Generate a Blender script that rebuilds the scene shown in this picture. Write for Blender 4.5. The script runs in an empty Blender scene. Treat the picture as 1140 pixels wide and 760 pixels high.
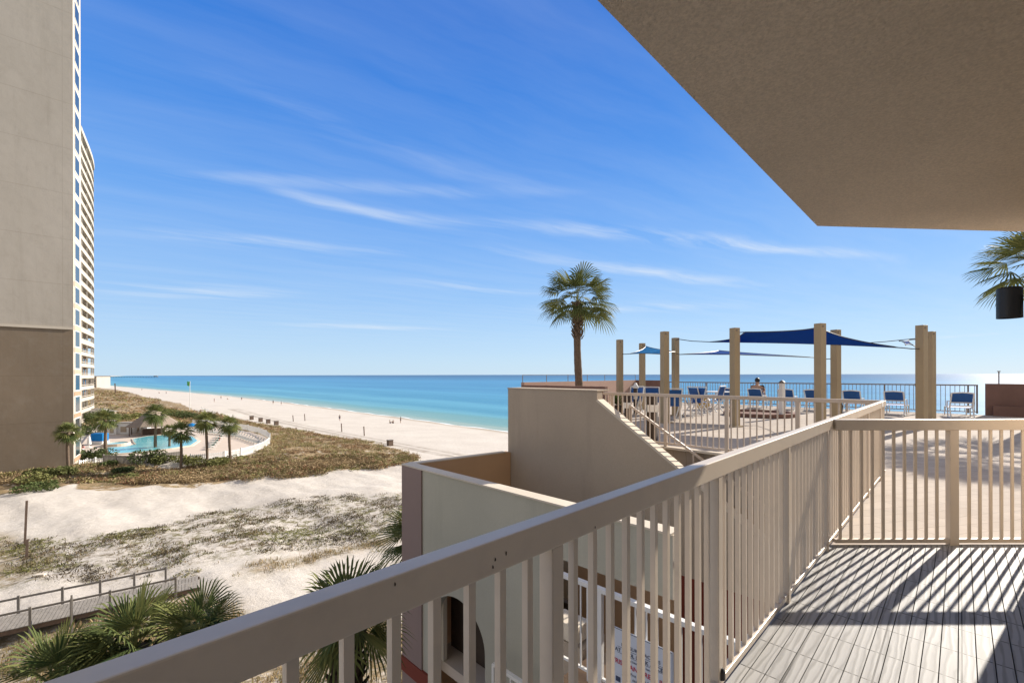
import bpy, bmesh, math, random
import numpy as np
from mathutils import Vector, Matrix
R = math.radians
random.seed(7); rng = np.random.default_rng(11)
scene = bpy.context.scene
col = scene.collection

# ------------------------------------------------------------------ camera
F = 500.0                       # focal length in photo pixels (1140 wide)
ROLL = R(0.127)
cam_d = bpy.data.cameras.new('camera'); cam = bpy.data.objects.new('camera', cam_d); col.objects.link(cam)
cam_d.sensor_width = 36; cam_d.lens = F/1140*36; cam_d.shift_y = 37/1140
cam_d.clip_start = 0.05; cam_d.clip_end = 90000
cam.matrix_world = Matrix.Rotation(R(90), 4, 'X') @ Matrix.Rotation(-ROLL, 4, 'Z')
scene.camera = cam

# ------------------------------------------------------------------ light
SUN_AZ, SUN_EL = R(54.3), R(27.3)
sunv = Vector((math.sin(SUN_AZ)*math.cos(SUN_EL), math.cos(SUN_AZ)*math.cos(SUN_EL), math.sin(SUN_EL)))
sd = bpy.data.lights.new('sun', 'SUN'); so = bpy.data.objects.new('sun', sd); col.objects.link(so)
sd.energy = 5.0; sd.angle = R(0.5); sd.color = (1, .915, .80)
so.rotation_euler = sunv.to_track_quat('Z', 'Y').to_euler()
world = bpy.data.worlds.new('World'); scene.world = world; world.use_nodes = True
nt = world.node_tree; nt.nodes.clear()
def N(t, kind, **kw):
    n = t.nodes.new(kind)
    for k, v in kw.items(): setattr(n, k, v)
    return n
wo = N(nt, 'ShaderNodeOutputWorld'); bg = N(nt, 'ShaderNodeBackground'); bg.inputs[1].default_value = 0.15
sky = N(nt, 'ShaderNodeTexSky', sky_type='NISHITA', sun_disc=False)
sky.sun_elevation = SUN_EL; sky.sun_rotation = SUN_AZ
sky.air_density = 0.9; sky.dust_density = 0.15; sky.ozone_density = 2.6; sky.altitude = 0
tc = N(nt, 'ShaderNodeTexCoord')
sep = N(nt, 'ShaderNodeSeparateXYZ'); nt.links.new(tc.outputs['Generated'], sep.inputs[0])
mz = N(nt, 'ShaderNodeMath', operation='MAXIMUM'); mz.inputs[1].default_value = 0.004; nt.links.new(sep.outputs[2], mz.inputs[0])
dx = N(nt, 'ShaderNodeMath', operation='DIVIDE'); nt.links.new(sep.outputs[0], dx.inputs[0]); nt.links.new(mz.outputs[0], dx.inputs[1])
dy = N(nt, 'ShaderNodeMath', operation='DIVIDE'); nt.links.new(sep.outputs[1], dy.inputs[0]); nt.links.new(mz.outputs[0], dy.inputs[1])
cb = N(nt, 'ShaderNodeCombineXYZ'); nt.links.new(dx.outputs[0], cb.inputs[0]); nt.links.new(dy.outputs[0], cb.inputs[1])
# cloud plane distortion
dn = N(nt, 'ShaderNodeTexNoise'); dn.inputs['Scale'].default_value = 0.9; dn.inputs['Detail'].default_value = 4
nt.links.new(cb.outputs[0], dn.inputs['Vector'])
ds = N(nt, 'ShaderNodeVectorMath', operation='SUBTRACT'); ds.inputs[1].default_value = (.5, .5, .5); nt.links.new(dn.outputs['Color'], ds.inputs[0])
dsc = N(nt, 'ShaderNodeVectorMath', operation='SCALE'); dsc.inputs['Scale'].default_value = .35; nt.links.new(ds.outputs[0], dsc.inputs[0])
dadd = N(nt, 'ShaderNodeVectorMath', operation='ADD'); nt.links.new(cb.outputs[0], dadd.inputs[0]); nt.links.new(dsc.outputs[0], dadd.inputs[1])
def cloudpt(px, py):
    d = Vector(((px-570)/F, 1, (417-py)/F)); return Vector((d.x/d.z, d.y/d.z))
# cirrus streaks: ends and half-width on the cloud sheet, strength
streaks = [((265,205),(505,256),.10,.52), ((180,60),(420,160),.07,.16), ((300,130),(620,215),.12,.12), ((430,236),(1010,292),.17,.75), ((520,275),(880,325),.22,.55), ((100,255),(460,284),.20,.5), ((90,322),(330,326),.5,.55),
           ((300,360),(500,366),.6,.6), ((950,384),(1140,370),.7,.75), ((420,310),(620,330),.28,.4), ((100,195),(640,215),.10,.28), ((560,345),(860,340),.6,.35)]
acc = None
for a, b, w, s in streaks:
    pa, pb = cloudpt(*a), cloudpt(*b); c = (pa+pb)/2; dv = pb-pa
    m = N(nt, 'ShaderNodeMapping', vector_type='TEXTURE')
    m.inputs['Location'].default_value = (c.x, c.y, 0); m.inputs['Rotation'].default_value = (0, 0, math.atan2(dv.y, dv.x))
    m.inputs['Scale'].default_value = (dv.length*.64, w*1.35, 1)
    nt.links.new(dadd.outputs[0], m.inputs['Vector'])
    ln = N(nt, 'ShaderNodeVectorMath', operation='LENGTH'); nt.links.new(m.outputs[0], ln.inputs[0])
    mr = N(nt, 'ShaderNodeMapRange', interpolation_type='SMOOTHSTEP'); mr.inputs['From Min'].default_value = 1; mr.inputs['From Max'].default_value = 0
    mr.inputs['To Min'].default_value = 0; mr.inputs['To Max'].default_value = s; nt.links.new(ln.outputs['Value'], mr.inputs[0])
    if acc is None: acc = mr.outputs[0]
    else:
        ad = N(nt, 'ShaderNodeMath', operation='ADD'); nt.links.new(acc, ad.inputs[0]); nt.links.new(mr.outputs[0], ad.inputs[1]); acc = ad.outputs[0]
cm = N(nt, 'ShaderNodeMapping', vector_type='TEXTURE'); cm.inputs['Rotation'].default_value = (0, 0, R(33)); cm.inputs['Scale'].default_value = (3.2, .55, 1)
nt.links.new(dadd.outputs[0], cm.inputs['Vector'])
cn = N(nt, 'ShaderNodeTexNoise'); cn.inputs['Scale'].default_value = 1.6; cn.inputs['Detail'].default_value = 8; cn.inputs['Roughness'].default_value = .62
nt.links.new(cm.outputs[0], cn.inputs['Vector'])
cr = N(nt, 'ShaderNodeMapRange'); cr.inputs['From Min'].default_value = .36; cr.inputs['From Max'].default_value = .68; nt.links.new(cn.outputs['Fac'], cr.inputs[0])
ab = N(nt, 'ShaderNodeMath', operation='ADD'); ab.inputs[1].default_value = .09; nt.links.new(acc, ab.inputs[0])
cmul = N(nt, 'ShaderNodeMath', operation='MULTIPLY', use_clamp=True); nt.links.new(ab.outputs[0], cmul.inputs[0]); nt.links.new(cr.outputs[0], cmul.inputs[1])
hf = N(nt, 'ShaderNodeMapRange'); hf.inputs['From Min'].default_value = .01; hf.inputs['From Max'].default_value = .09; nt.links.new(sep.outputs[2], hf.inputs[0])
cmu2 = N(nt, 'ShaderNodeMath', operation='MULTIPLY', use_clamp=True); nt.links.new(cmul.outputs[0], cmu2.inputs[0]); nt.links.new(hf.outputs[0], cmu2.inputs[1])
# clear coastal air: the physical sky pulled towards the measured blue by elevation
rmp = N(nt, 'ShaderNodeValToRGB'); nt.links.new(sep.outputs[2], rmp.inputs[0]); rmp.color_ramp.interpolation = 'B_SPLINE'; el_ = rmp.color_ramp.elements
SKYC = [(0, (.56, .75, .92)), (.05, (.52, .73, .95)), (.14, (.36, .61, .96)), (.27, (.20, .46, .95)), (.42, (.08, .31, .86)), (.62, (.025, .19, .72)), (1, (.02, .12, .55))]
el_[0].position = 0; el_[0].color = (*SKYC[0][1], 1); el_[1].position = 1; el_[1].color = (*SKYC[-1][1], 1)
for p_, c_ in SKYC[1:-1]: x_ = el_.new(p_); x_.color = (*c_, 1)
scl = N(nt, 'ShaderNodeVectorMath', operation='SCALE'); scl.inputs['Scale'].default_value = SKYK = 1/.15/1.76; nt.links.new(rmp.outputs[0], scl.inputs[0])
sm = N(nt, 'ShaderNodeMix', data_type='RGBA'); sm.inputs[0].default_value = .94; nt.links.new(sky.outputs[0], sm.inputs[6]); nt.links.new(scl.outputs[0], sm.inputs[7])
# pale fill added to the unseen sky overhead and landwards, lifting and warming shade
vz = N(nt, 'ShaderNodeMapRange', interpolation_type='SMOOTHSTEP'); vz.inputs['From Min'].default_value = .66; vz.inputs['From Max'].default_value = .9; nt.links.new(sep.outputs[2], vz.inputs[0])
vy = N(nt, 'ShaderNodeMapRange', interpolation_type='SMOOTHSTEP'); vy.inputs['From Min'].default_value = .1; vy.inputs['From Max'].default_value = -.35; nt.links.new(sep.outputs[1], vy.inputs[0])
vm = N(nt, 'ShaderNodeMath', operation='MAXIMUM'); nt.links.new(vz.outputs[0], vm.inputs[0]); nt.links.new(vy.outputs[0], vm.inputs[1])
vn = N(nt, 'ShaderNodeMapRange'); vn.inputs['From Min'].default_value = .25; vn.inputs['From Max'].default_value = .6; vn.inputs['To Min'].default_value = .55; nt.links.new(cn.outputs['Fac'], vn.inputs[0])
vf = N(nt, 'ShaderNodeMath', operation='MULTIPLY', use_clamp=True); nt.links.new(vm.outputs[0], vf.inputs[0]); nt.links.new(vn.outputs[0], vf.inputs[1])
fill_sky = N(nt, 'ShaderNodeMix', data_type='RGBA'); fill_sky.inputs[7].default_value = (2.75, 2.6, 2.4, 1); nt.links.new(vf.outputs[0], fill_sky.inputs[0]); nt.links.new(sm.outputs[2], fill_sky.inputs[6])
mx = N(nt, 'ShaderNodeMix', data_type='RGBA'); mx.inputs[7].default_value = (3.3, 3.55, 3.8, 1)
nt.links.new(cmu2.outputs[0], mx.inputs[0]); nt.links.new(fill_sky.outputs[2], mx.inputs[6]); nt.links.new(mx.outputs[2], bg.inputs[0]); nt.links.new(bg.outputs[0], wo.inputs[0])
vs = scene.view_settings; vs.view_transform = 'Standard'; vs.look = 'None'; vs.gamma = 1; vs.use_curve_mapping = False
vs.exposure = 0.75
scene.cycles.max_bounces = 8

# ------------------------------------------------------------------ helpers
H = 1.45                         # eye above the balcony deck
DK = -H                          # deck level
def hor(px): return 417 - (px-570)*math.tan(ROLL)
def U(px, py, z):                # a photo direction met with the plane at height z
    y = -z*F/(py-hor(px)); return Vector(((px-570)/F*y, y, z))
def At(px, py, y): return Vector(((px-570)/F*y, y, (hor(px)-py)/F*y))
def onsum(px, s):                # point of a vertical plane x+y=s seen under column px
    u = (px-570)/F; y = s/(1+u); return (s-y, y)
def zat(py, px, y): return (hor(px)-py)/F*y
Q = math.sqrt(.5)
ED = Vector((Q, Q, 0)); ES = Vector((-Q, Q, 0))

class MB:
    def __init__(s): s.v = []; s.f = []; s.c = []
    def add(s, vs, fs, c=None):
        o = len(s.v); s.v += [tuple(v) for v in vs]; s.f += [tuple(i+o for i in f) for f in fs]
        if c is not None: s.c += [c]*len(fs)
        return s
    def box(s, c, size, d=(1, 0), c2=None):     # c centre, size (along d, across, z)
        d = Vector((d[0], d[1], 0)).normalized(); n = Vector((-d.y, d.x, 0)); c = Vector(c)
        a, b, h = size[0]/2, size[1]/2, size[2]/2; z = Vector((0, 0, 1))
        vs = [c+d*i*a+n*j*b+z*k*h for k in (-1, 1) for (i, j) in ((-1, -1), (1, -1), (1, 1), (-1, 1))]
        return s.add(vs, [(3, 2, 1, 0), (4, 5, 6, 7), (0, 1, 5, 4), (1, 2, 6, 5), (2, 3, 7, 6), (3, 0, 4, 7)], c2)
    def prism(s, pts, z0, z1):                  # polygon pts (x,y) extruded
        n = len(pts)
        if sum(pts[i][0]*pts[(i+1) % n][1]-pts[(i+1) % n][0]*pts[i][1] for i in range(n)) < 0: pts = pts[::-1]
        vs = [(p[0], p[1], z0) for p in pts]+[(p[0], p[1], z1) for p in pts]
        return s.add(vs, [tuple(range(n))[::-1], tuple(range(n, 2*n))]+[(i, (i+1) % n, (i+1) % n+n, i+n) for i in range(n)])
    def slab(s, o, u, v, w, poly, t):           # polygon in frame (u,v) at o, thick t along w
        o = Vector(o); n = len(poly)
        if sum(poly[i][0]*poly[(i+1) % n][1]-poly[(i+1) % n][0]*poly[i][1] for i in range(n)) < 0: poly = poly[::-1]
        if Vector(u).cross(Vector(v)).dot(Vector(w)) < 0: poly = poly[::-1]
        a = [o+u*p[0]+v*p[1] for p in poly]; b = [p+w*t for p in a]
        return s.add(a+b, [tuple(range(n))[::-1], tuple(range(n, 2*n))]+[(i, (i+1) % n, (i+1) % n+n, i+n) for i in range(n)])
    def bar(s, p, q, w, h=None, up=(0, 0, 1)):  # square bar between points
        h = h or w; p = Vector(p); q = Vector(q); d = (q-p).normalized(); up = Vector(up)
        if abs(d.dot(up)) > .98: up = Vector((Q, Q, 0))
        n = d.cross(up).normalized(); u = n.cross(d)
        vs = [e+n*i*w/2+u*j*h/2 for e in (p, q) for (i, j) in ((-1, -1), (1, -1), (1, 1), (-1, 1))]
        return s.add(vs, [(0, 1, 2, 3), (7, 6, 5, 4), (1, 0, 4, 5), (2, 1, 5, 6), (3, 2, 6, 7), (0, 3, 7, 4)])
    def tube(s, pts, rad, n=8, cap=True):
        pts = [Vector(p) for p in pts]
        if not hasattr(rad, '__len__'): rad = [rad]*len(pts)
        o = len(s.v); prev = None
        for i, p in enumerate(pts):
            d = (pts[min(i+1, len(pts)-1)]-pts[max(i-1, 0)]).normalized()
            a = d.cross(Vector((0, 0, 1)) if abs(d.z) < .95 else Vector((0, 1, 0))).normalized()
            if prev is not None and a.dot(prev) < 0: a = -a
            prev = a; b = d.cross(a)
            s.v += [tuple(p+(a*math.cos(t)+b*math.sin(t))*rad[i]) for t in [2*math.pi*k/n for k in range(n)]]
        nf = 0
        for i in range(len(pts)-1):
            for k in range(n):
                a0 = o+i*n+k; a1 = o+i*n+(k+1) % n; s.f.append((a0, a1, a1+n, a0+n)); nf += 1
        if cap:
            s.f.append(tuple(o+k for k in range(n))[::-1]); s.f.append(tuple(o+(len(pts)-1)*n+k for k in range(n)))
        return s
    def lathe(s, c, prof, n=16):                # prof [(r,z)]
        c = Vector(c); o = len(s.v)
        for r, z in prof:
            s.v += [(c.x+r*math.cos(2*math.pi*k/n), c.y+r*math.sin(2*math.pi*k/n), c.z+z) for k in range(n)]
        for i in range(len(prof)-1):
            for k in range(n): s.f.append((o+i*n+k, o+i*n+(k+1) % n, o+(i+1)*n+(k+1) % n, o+(i+1)*n+k))
        s.f.append(tuple(o+k for k in range(n))[::-1]); s.f.append(tuple(o+(len(prof)-1)*n+k for k in range(n)))
        return s
    def build(s, name, m, parent=None, smooth=False, bevel=0, at=None):
        me = bpy.data.meshes.new(name)
        vs = s.v
        if at is not None: at = Vector(at); vs = [(v[0]-at.x, v[1]-at.y, v[2]-at.z) for v in vs]
        me.from_pydata(vs, [], s.f); me.materials.append(m)
        if s.c:
            ca = me.color_attributes.new('tint', 'FLOAT_COLOR', 'CORNER'); k = 0; buf = []
            for f, c in zip(s.f, s.c): buf += [c[0], c[1], c[2], 1]*len(f)
            ca.data.foreach_set('color', buf)
        if smooth: me.polygons.foreach_set('use_smooth', [True]*len(me.polygons))
        me.update()
        o = bpy.data.objects.new(name, me); col.objects.link(o)
        if at is not None: o.location = at
        if parent is not None: attach(o, parent)
        if bevel:
            b = o.modifiers.new('bevel', 'BEVEL'); b.width = bevel; b.segments = 2; b.limit_method = 'ANGLE'; b.harden_normals = False
        return o
def wmat(o):
    m_ = Matrix.LocRotScale(o.location, o.rotation_euler, o.scale)
    return wmat(o.parent) @ o.matrix_parent_inverse @ m_ if o.parent else m_
def attach(o, parent):           # keeps the world place of a mesh written in world coordinates
    o.parent = parent; o.matrix_parent_inverse = wmat(parent).inverted()
def tag(o, label=None, cat=None, group=None, kind=None):
    if label: o['label'] = label
    if cat: o['category'] = cat
    if group: o['group'] = group
    if kind: o['kind'] = kind
    return o
def thing(name, label, cat, loc=(0, 0, 0), rz=0, group=None, local=False):
    o = bpy.data.objects.new(name, None); col.objects.link(o); o.location = loc; o.rotation_euler = (0, 0, rz); o.empty_display_size = .2
    return tag(o, label, cat, group)
def children(o): return [c for c in bpy.data.objects if c.parent == o]
def copy_tree(o, parent=None, **kw):
    c = o.copy(); col.objects.link(c)
    if parent is not None: c.parent = parent
    for k, v in kw.items(): setattr(c, k, v)
    for ch in children(o): copy_tree(ch, c)
    return c

# ------------------------------------------------------------------ materials
def nodes(name):
    m = bpy.data.materials.new(name); m.use_nodes = True; t = m.node_tree
    return m, t, t.nodes['Principled BSDF']
def pos(t, sc=(1, 1, 1), rot=0):
    g = N(t, 'ShaderNodeNewGeometry'); mp = N(t, 'ShaderNodeMapping'); mp.inputs['Scale'].default_value = sc; mp.inputs['Rotation'].default_value = (0, 0, rot)
    t.links.new(g.outputs['Position'], mp.inputs[0]); return mp.outputs[0]
def noise(t, vec, scale, detail=4, rough=.55):
    n = N(t, 'ShaderNodeTexNoise'); n.inputs['Scale'].default_value = scale; n.inputs['Detail'].default_value = detail; n.inputs['Roughness'].default_value = rough
    t.links.new(vec, n.inputs['Vector']); return n.outputs['Fac']
def rng_(t, v, a, b, c=0, d=1):
    m = N(t, 'ShaderNodeMapRange'); m.inputs['From Min'].default_value = a; m.inputs['From Max'].default_value = b; m.inputs['To Min'].default_value = c; m.inputs['To Max'].default_value = d
    t.links.new(v, m.inputs[0]); return m.outputs[0]
def mix(t, fac, a, b, mode='MIX'):
    m = N(t, 'ShaderNodeMix', data_type='RGBA', blend_type=mode)
    if isinstance(fac, (int, float)): m.inputs[0].default_value = fac
    else: t.links.new(fac, m.inputs[0])
    for i, x in ((6, a), (7, b)):
        if isinstance(x, tuple): m.inputs[i].default_value = (*x[:3], 1)
        else: t.links.new(x, m.inputs[i])
    return m.outputs[2]
def bump(t, b, h, strength, dist=.01, prev=None):
    n = N(t, 'ShaderNodeBump'); n.inputs['Strength'].default_value = strength; n.inputs['Distance'].default_value = dist
    t.links.new(h, n.inputs['Height'])
    if prev is not None: t.links.new(prev, n.inputs['Normal'])
    t.links.new(n.outputs[0], b.inputs['Normal']); return n.outputs[0]
def pm(name, c, rough=.6, var=.12, sc=3, bs=0, bsc=80, bd=.004, metal=0, spec=.5, stain=0, streak=False, grain=0, gsc=60):
    m, t, b = nodes(name); v = pos(t)
    n1 = noise(t, v, sc, 6, .6)
    lo = tuple(x*(1-var) for x in c); hi = tuple(min(1, x*(1+var)) for x in c)
    cc = mix(t, rng_(t, n1, .3, .7), lo, hi)
    if stain:
        v2 = pos(t, (1, 1, .12) if streak else (1, 1, 1)); n2 = noise(t, v2, sc*2.3, 8, .65)
        cc = mix(t, rng_(t, n2, .52, .75, 0, stain), cc, tuple(x*.55 for x in c))
    if grain: cc = mix(t, rng_(t, noise(t, v, gsc, 3, .7), .35, .65, 0, grain), cc, tuple(x*.62 for x in c))
    t.links.new(cc, b.inputs['Base Color']); b.inputs['Roughness'].default_value = rough; b.inputs['Metallic'].default_value = metal; b.inputs['Specular IOR Level'].default_value = spec
    if bs: bump(t, b, noise(t, v, bsc, 5, .65), bs, bd)
    return m
M = {}
M['paint'] = pm('beige_rail_paint', (.63, .535, .425), .36, .05, 2, .12, 60, .002, stain=.3)
M['paint_far'] = pm('beige_rail_paint_worn', (.54, .45, .37), .5, .06, 2)
M['grey_rail'] = pm('grey_rail_paint', (.20, .17, .155), .5, .06, 2)
M['white'] = pm('white_paint', (.78, .77, .74), .45, .05, 2)
M['white_plastic'] = pm('white_resin', (.72, .72, .70), .4, .04, 3)
M['soffit'] = pm('soffit_stucco', (.80, .68, .54), .95, .07, .9, 1.0, 70, .02, spec=.1, grain=.55, gsc=75)
M['stucco'] = pm('beige_stucco', (.47, .39, .305), .93, .06, .7, .5, 120, .005, spec=.1, grain=.25, gsc=45, stain=.38, streak=True)
M['stucco_green'] = pm('grey_green_wall', (.485, .465, .38), .93, .06, .6, .35, 120, .004, spec=.1, grain=.15, gsc=40, stain=.38, streak=True)
M['stucco_mauve'] = pm('mauve_pilaster', (.28, .21, .19), .93, .05, .7, .3, 120, .004, spec=.1)
M['stucco_orange'] = pm('tan_orange_stucco', (.50, .33, .20), .93, .05, .7, .4, 120, .004, spec=.1, stain=.15)
M['own_wall'] = pm('balcony_wall_stucco', (.70, .60, .48), .93, .05, .7, .4, 90, .005, spec=.1)
M['red'] = pm('brick_red_paint', (.20, .045, .03), .7, .08, 1, .2, 90, .003, spec=.2)
M['cap'] = pm('pale_wall_cap', (.62, .55, .45), .85, .06, 2, .3, 60, .003, spec=.2)
M['brown_shade_wall'] = pm('brown_shaded_parapet', (.21, .125, .10), .9, .1, 1.5, .4, 60, .004, spec=.15, stain=.3)  # wall brown; on the palm parapet shade is put into this darker colour
M['pink_lit_wall'] = pm('pinkish_lit_parapet', (.42, .29, .235), .9, .07, 1.2, .3, 60, .004, spec=.15)  # same parapet on its sunny side, sunlight put into the paler colour
M['post'] = pm('tan_square_post', (.36, .28, .17), .6, .06, 2, .1, 40, .002)
M['black'] = pm('black_metal', (.012, .012, .013), .45, .1, 5)
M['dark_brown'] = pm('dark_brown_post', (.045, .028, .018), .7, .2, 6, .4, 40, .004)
M['wood'] = pm('grey_weathered_wood', (.25, .225, .195), .85, .22, 5, .4, 60, .006, stain=.4)
M['wood_dark'] = pm('brown_weathered_wood', (.16, .11, .08), .85, .2, 5, .4, 60, .006)
M['trunk'] = pm('palm_trunk_bark', (.17, .125, .09), .95, .3, 14, .8, 45, .02, spec=.1)
M['boots'] = pm('palm_trunk_boots', (.055, .04, .028), .95, .4, 20, .6, 45, .01, spec=.1)
M['sling'] = pm('royal_blue_sling', (.012, .085, .30), .7, .1, 6)
M['skin'] = pm('skin', (.42, .25, .17), .6, .05, 6)
M['rope'] = pm('dark_wire_rope', (.03, .03, .035), .5, .1, 6)
M['concrete'] = pm('pool_surround', (.56, .47, .385), .85, .06, .8, .3, 30, .003, spec=.2)
M['plastic_green'] = pm('dark_green_sling', (.05, .11, .09), .7, .15, 4)
def cloth(name, c, trans):
    m, t, b = nodes(name); v = pos(t); cc = mix(t, rng_(t, noise(t, v, 3), .3, .7), tuple(x*.9 for x in c), c)
    t.links.new(cc, b.inputs['Base Color']); b.inputs['Roughness'].default_value = .9; b.inputs['Specular IOR Level'].default_value = .03
    tr = N(t, 'ShaderNodeBsdfTranslucent'); t.links.new(cc, tr.inputs[0]); ms = N(t, 'ShaderNodeMixShader'); ms.inputs[0].default_value = trans
    o = t.nodes['Material Output']; t.links.new(b.outputs[0], ms.inputs[1]); t.links.new(tr.outputs[0], ms.inputs[2]); t.links.new(ms.outputs[0], o.inputs[0])
    return m
M['sail_navy'] = cloth('navy_shade_cloth', (.015, .085, .36), .4)
M['sail_blue'] = cloth('bright_blue_shade_cloth', (.05, .30, .62), .6)
def leafmat(name, c, c2, trans=.25, rough=.45):
    m, t, b = nodes(name)
    at = N(t, 'ShaderNodeAttribute', attribute_name='tint'); oi = N(t, 'ShaderNodeObjectInfo')
    sp = N(t, 'ShaderNodeSeparateColor'); t.links.new(at.outputs['Color'], sp.inputs[0])
    cc = mix(t, sp.outputs[0], c, c2)
    t.links.new(cc, b.inputs['Base Color']); b.inputs['Roughness'].default_value = .7; b.inputs['Specular IOR Level'].default_value = .12
    tr = N(t, 'ShaderNodeBsdfTranslucent'); t.links.new(cc, tr.inputs[0]); ms = N(t, 'ShaderNodeMixShader'); ms.inputs[0].default_value = trans
    o = t.nodes['Material Output']; t.links.new(b.outputs[0], ms.inputs[1]); t.links.new(tr.outputs[0], ms.inputs[2]); t.links.new(ms.outputs[0], o.inputs[0])
    return m
M['frond'] = leafmat('palm_frond', (.055, .09, .03), (.26, .25, .08))
def attrmat(name, trans=.15):
    m, t, b = nodes(name); at = N(t, 'ShaderNodeAttribute', attribute_name='tint')
    t.links.new(at.outputs['Color'], b.inputs['Base Color']); b.inputs['Roughness'].default_value = .85; b.inputs['Specular IOR Level'].default_value = .15
    tr = N(t, 'ShaderNodeBsdfTranslucent'); t.links.new(at.outputs['Color'], tr.inputs[0]); ms = N(t, 'ShaderNodeMixShader'); ms.inputs[0].default_value = trans
    o = t.nodes['Material Output']; t.links.new(b.outputs[0], ms.inputs[1]); t.links.new(tr.outputs[0], ms.inputs[2]); t.links.new(ms.outputs[0], o.inputs[0])
    return m
M['grass'] = attrmat('dune_plants')

# ------------------------------------------------------------------ terrain
SH = np.array([(-600, 77), (80, 77), (160, 79), (250, 81), (345, 79), (445, 73), (775, 50), (1200, 20), (2400, 20), (4000, 150), (9000, 500), (40000, 3000)], float)
def dsh(s): return np.interp(s, SH[:, 0], SH[:, 1])
def sn(x, y, f, p): return np.sin(x*f+p+1.3*np.sin(y*f*.7+p*2))*np.cos(y*f*1.1-p)
def ground(x, y):
    x = np.asarray(x, float); y = np.asarray(y, float)
    s = (-x+y)*Q; d = (x+y)*Q; rel = d-dsh(s)
    t = np.clip((rel+46)/46, 0, 1); z = -12-2.0*t**1.15
    z = np.where(rel > 0, -14-rel*.03, z); z = np.maximum(z, -17)
    land = np.clip((-rel-36)/14, 0, 1)
    comp = np.exp(-(((x+66)/27)**4+((y-90)/25)**4))        # flat round the neighbour's pool
    rough = .30*sn(x, y, .21, .4)+.16*sn(x, y, .52, 2.2)+.07*sn(x, y, 1.25, 1.1)+.035*sn(x, y, 2.9, .3)
    z = z+land*(1-comp)*rough
    # low bank where the plants begin above the sand track
    ln = (y-58.5-.10*(x+60))
    z = z+land*(1-comp)*.55/(1+np.exp(-np.clip(ln*1.6, -40, 40)))*np.exp(-np.clip(ln, 0, 99)/14)
    z = z+.10*np.clip(1-np.abs(rel+12)/18, 0, 1)*0
    # vehicle ruts along the upper beach
    return z
def gz(x, y): return float(ground(x, y))
def G(px, py, lift=0):           # photo direction met with the terrain
    z = -12.0
    for _ in range(12):
        p = U(px, py, z); z = .5*z+.5*gz(p.x, p.y)
    p = U(px, py, z); p.z = gz(p.x, p.y)+lift; return p
def inpoly(X, Y, poly):
    r = np.zeros(X.shape, bool); n = len(poly)
    for i in range(n):
        x1, y1 = poly[i]; x2, y2 = poly[(i+1) % n]
        c = ((y1 > Y) != (y2 > Y)) & (X < (x2-x1)*(Y-y1)/((y2-y1) or 1e-9)+x1); r ^= c
    return r
def W(pts, z=-12): return [tuple(U(a, b, z)[:2]) for a, b in pts]
Z_SCRUB = W([(100, 431), (130, 433), (150, 438), (165, 443), (200, 449), (222, 459), (250, 464), (300, 473), (360, 482), (420, 492), (466, 507), (460, 515), (430, 520), (400, 522), (330, 532), (290, 531), (250, 537), (200, 543), (165, 541), (110, 548), (90, 546), (82, 530), (74, 524), (80, 500), (86, 470)])
Z_SCRUB2 = W([(-90, 526), (40, 526), (72, 528), (72, 543), (40, 547), (15, 551), (-90, 560)])
Z_SPECK = W([(-90, 592), (60, 598), (130, 592), (180, 582), (230, 568), (330, 556), (448, 552), (540, 552), (540, 590), (430, 602), (330, 612), (270, 626), (180, 640), (60, 652), (-90, 664)])
Z_STRIP = W([(262, 642), (300, 628), (360, 612), (430, 597), (440, 602), (380, 618), (320, 636), (275, 647)])
Z_DRY = W([(-120, 712), (20, 698), (120, 680), (215, 662), (262, 672), (270, 700), (330, 698), (500, 680), (560, 800), (400, 1400), (-300, 1400)])
POOL_C = W([(75, 500), (88, 515), (100, 519), (200, 519), (245, 514), (280, 507), (299, 494), (300, 487), (280, 480), (240, 474), (200, 470), (150, 468), (100, 474)], -11.9)
S_ = np.concatenate([np.arange(-90, -8, 3.), np.arange(-8, 120, .5), np.arange(120, 260, 1.2), np.arange(260, 600, 6), np.geomspace(600, 45000, 40)])
D_ = np.concatenate([[-4000, -1500, -700, -350, -200, -130, -90, -60, -40], np.arange(-30, 44, .4), np.arange(44, 84, 1.2), [86, 90, 100, 130, 200, 400]])
DD, SS = np.meshgrid(D_, S_)
SHs = dsh(SS)
Dw = np.where((DD > 44) & (DD < 84), DD+(SHs-77)*np.clip((DD-44)/33, 0, 1), np.where(DD >= 84, DD+SHs-77, DD))
GX = (-SS+Dw)*Q; GY = (SS+Dw)*Q
GZ = ground(GX, GY)
def blur(a, n):
    for _ in range(n):
        a = (a+np.roll(a, 1, 0)+np.roll(a, -1, 0)+np.roll(a, 1, 1)+np.roll(a, -1, 1))/5
    return a
wx = GX+.5*sn(GX, GY, .9, 1.)+.3*sn(GX, GY, 2.3, .2); wy = GY+.5*sn(GY, GX, .8, 2.)+.3*sn(GX, GY, 2.1, 1.2)
m_scrub = np.maximum(inpoly(wx, wy, Z_SCRUB), inpoly(wx, wy, Z_SCRUB2)).astype(float)
far = (SS > 118) & (DD < 30+4*np.sin(SS*.05)) ; m_scrub = np.maximum(m_scrub, far)
m_scrub[inpoly(GX, GY, POOL_C)] = 0
m_speck = inpoly(wx, wy, Z_SPECK).astype(float); m_dry = np.maximum(inpoly(wx, wy, Z_DRY), inpoly(wx, wy, Z_STRIP)).astype(float)
m_dry = np.maximum(m_dry, inpoly(wx, wy, W([(-120, 588), (45, 596), (58, 615), (40, 640), (-10, 652), (-120, 668)])).astype(float)*.8)
m_scrub, m_speck, m_dry = blur(m_scrub, 2), blur(m_speck, 4), blur(m_dry, 3)
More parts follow.
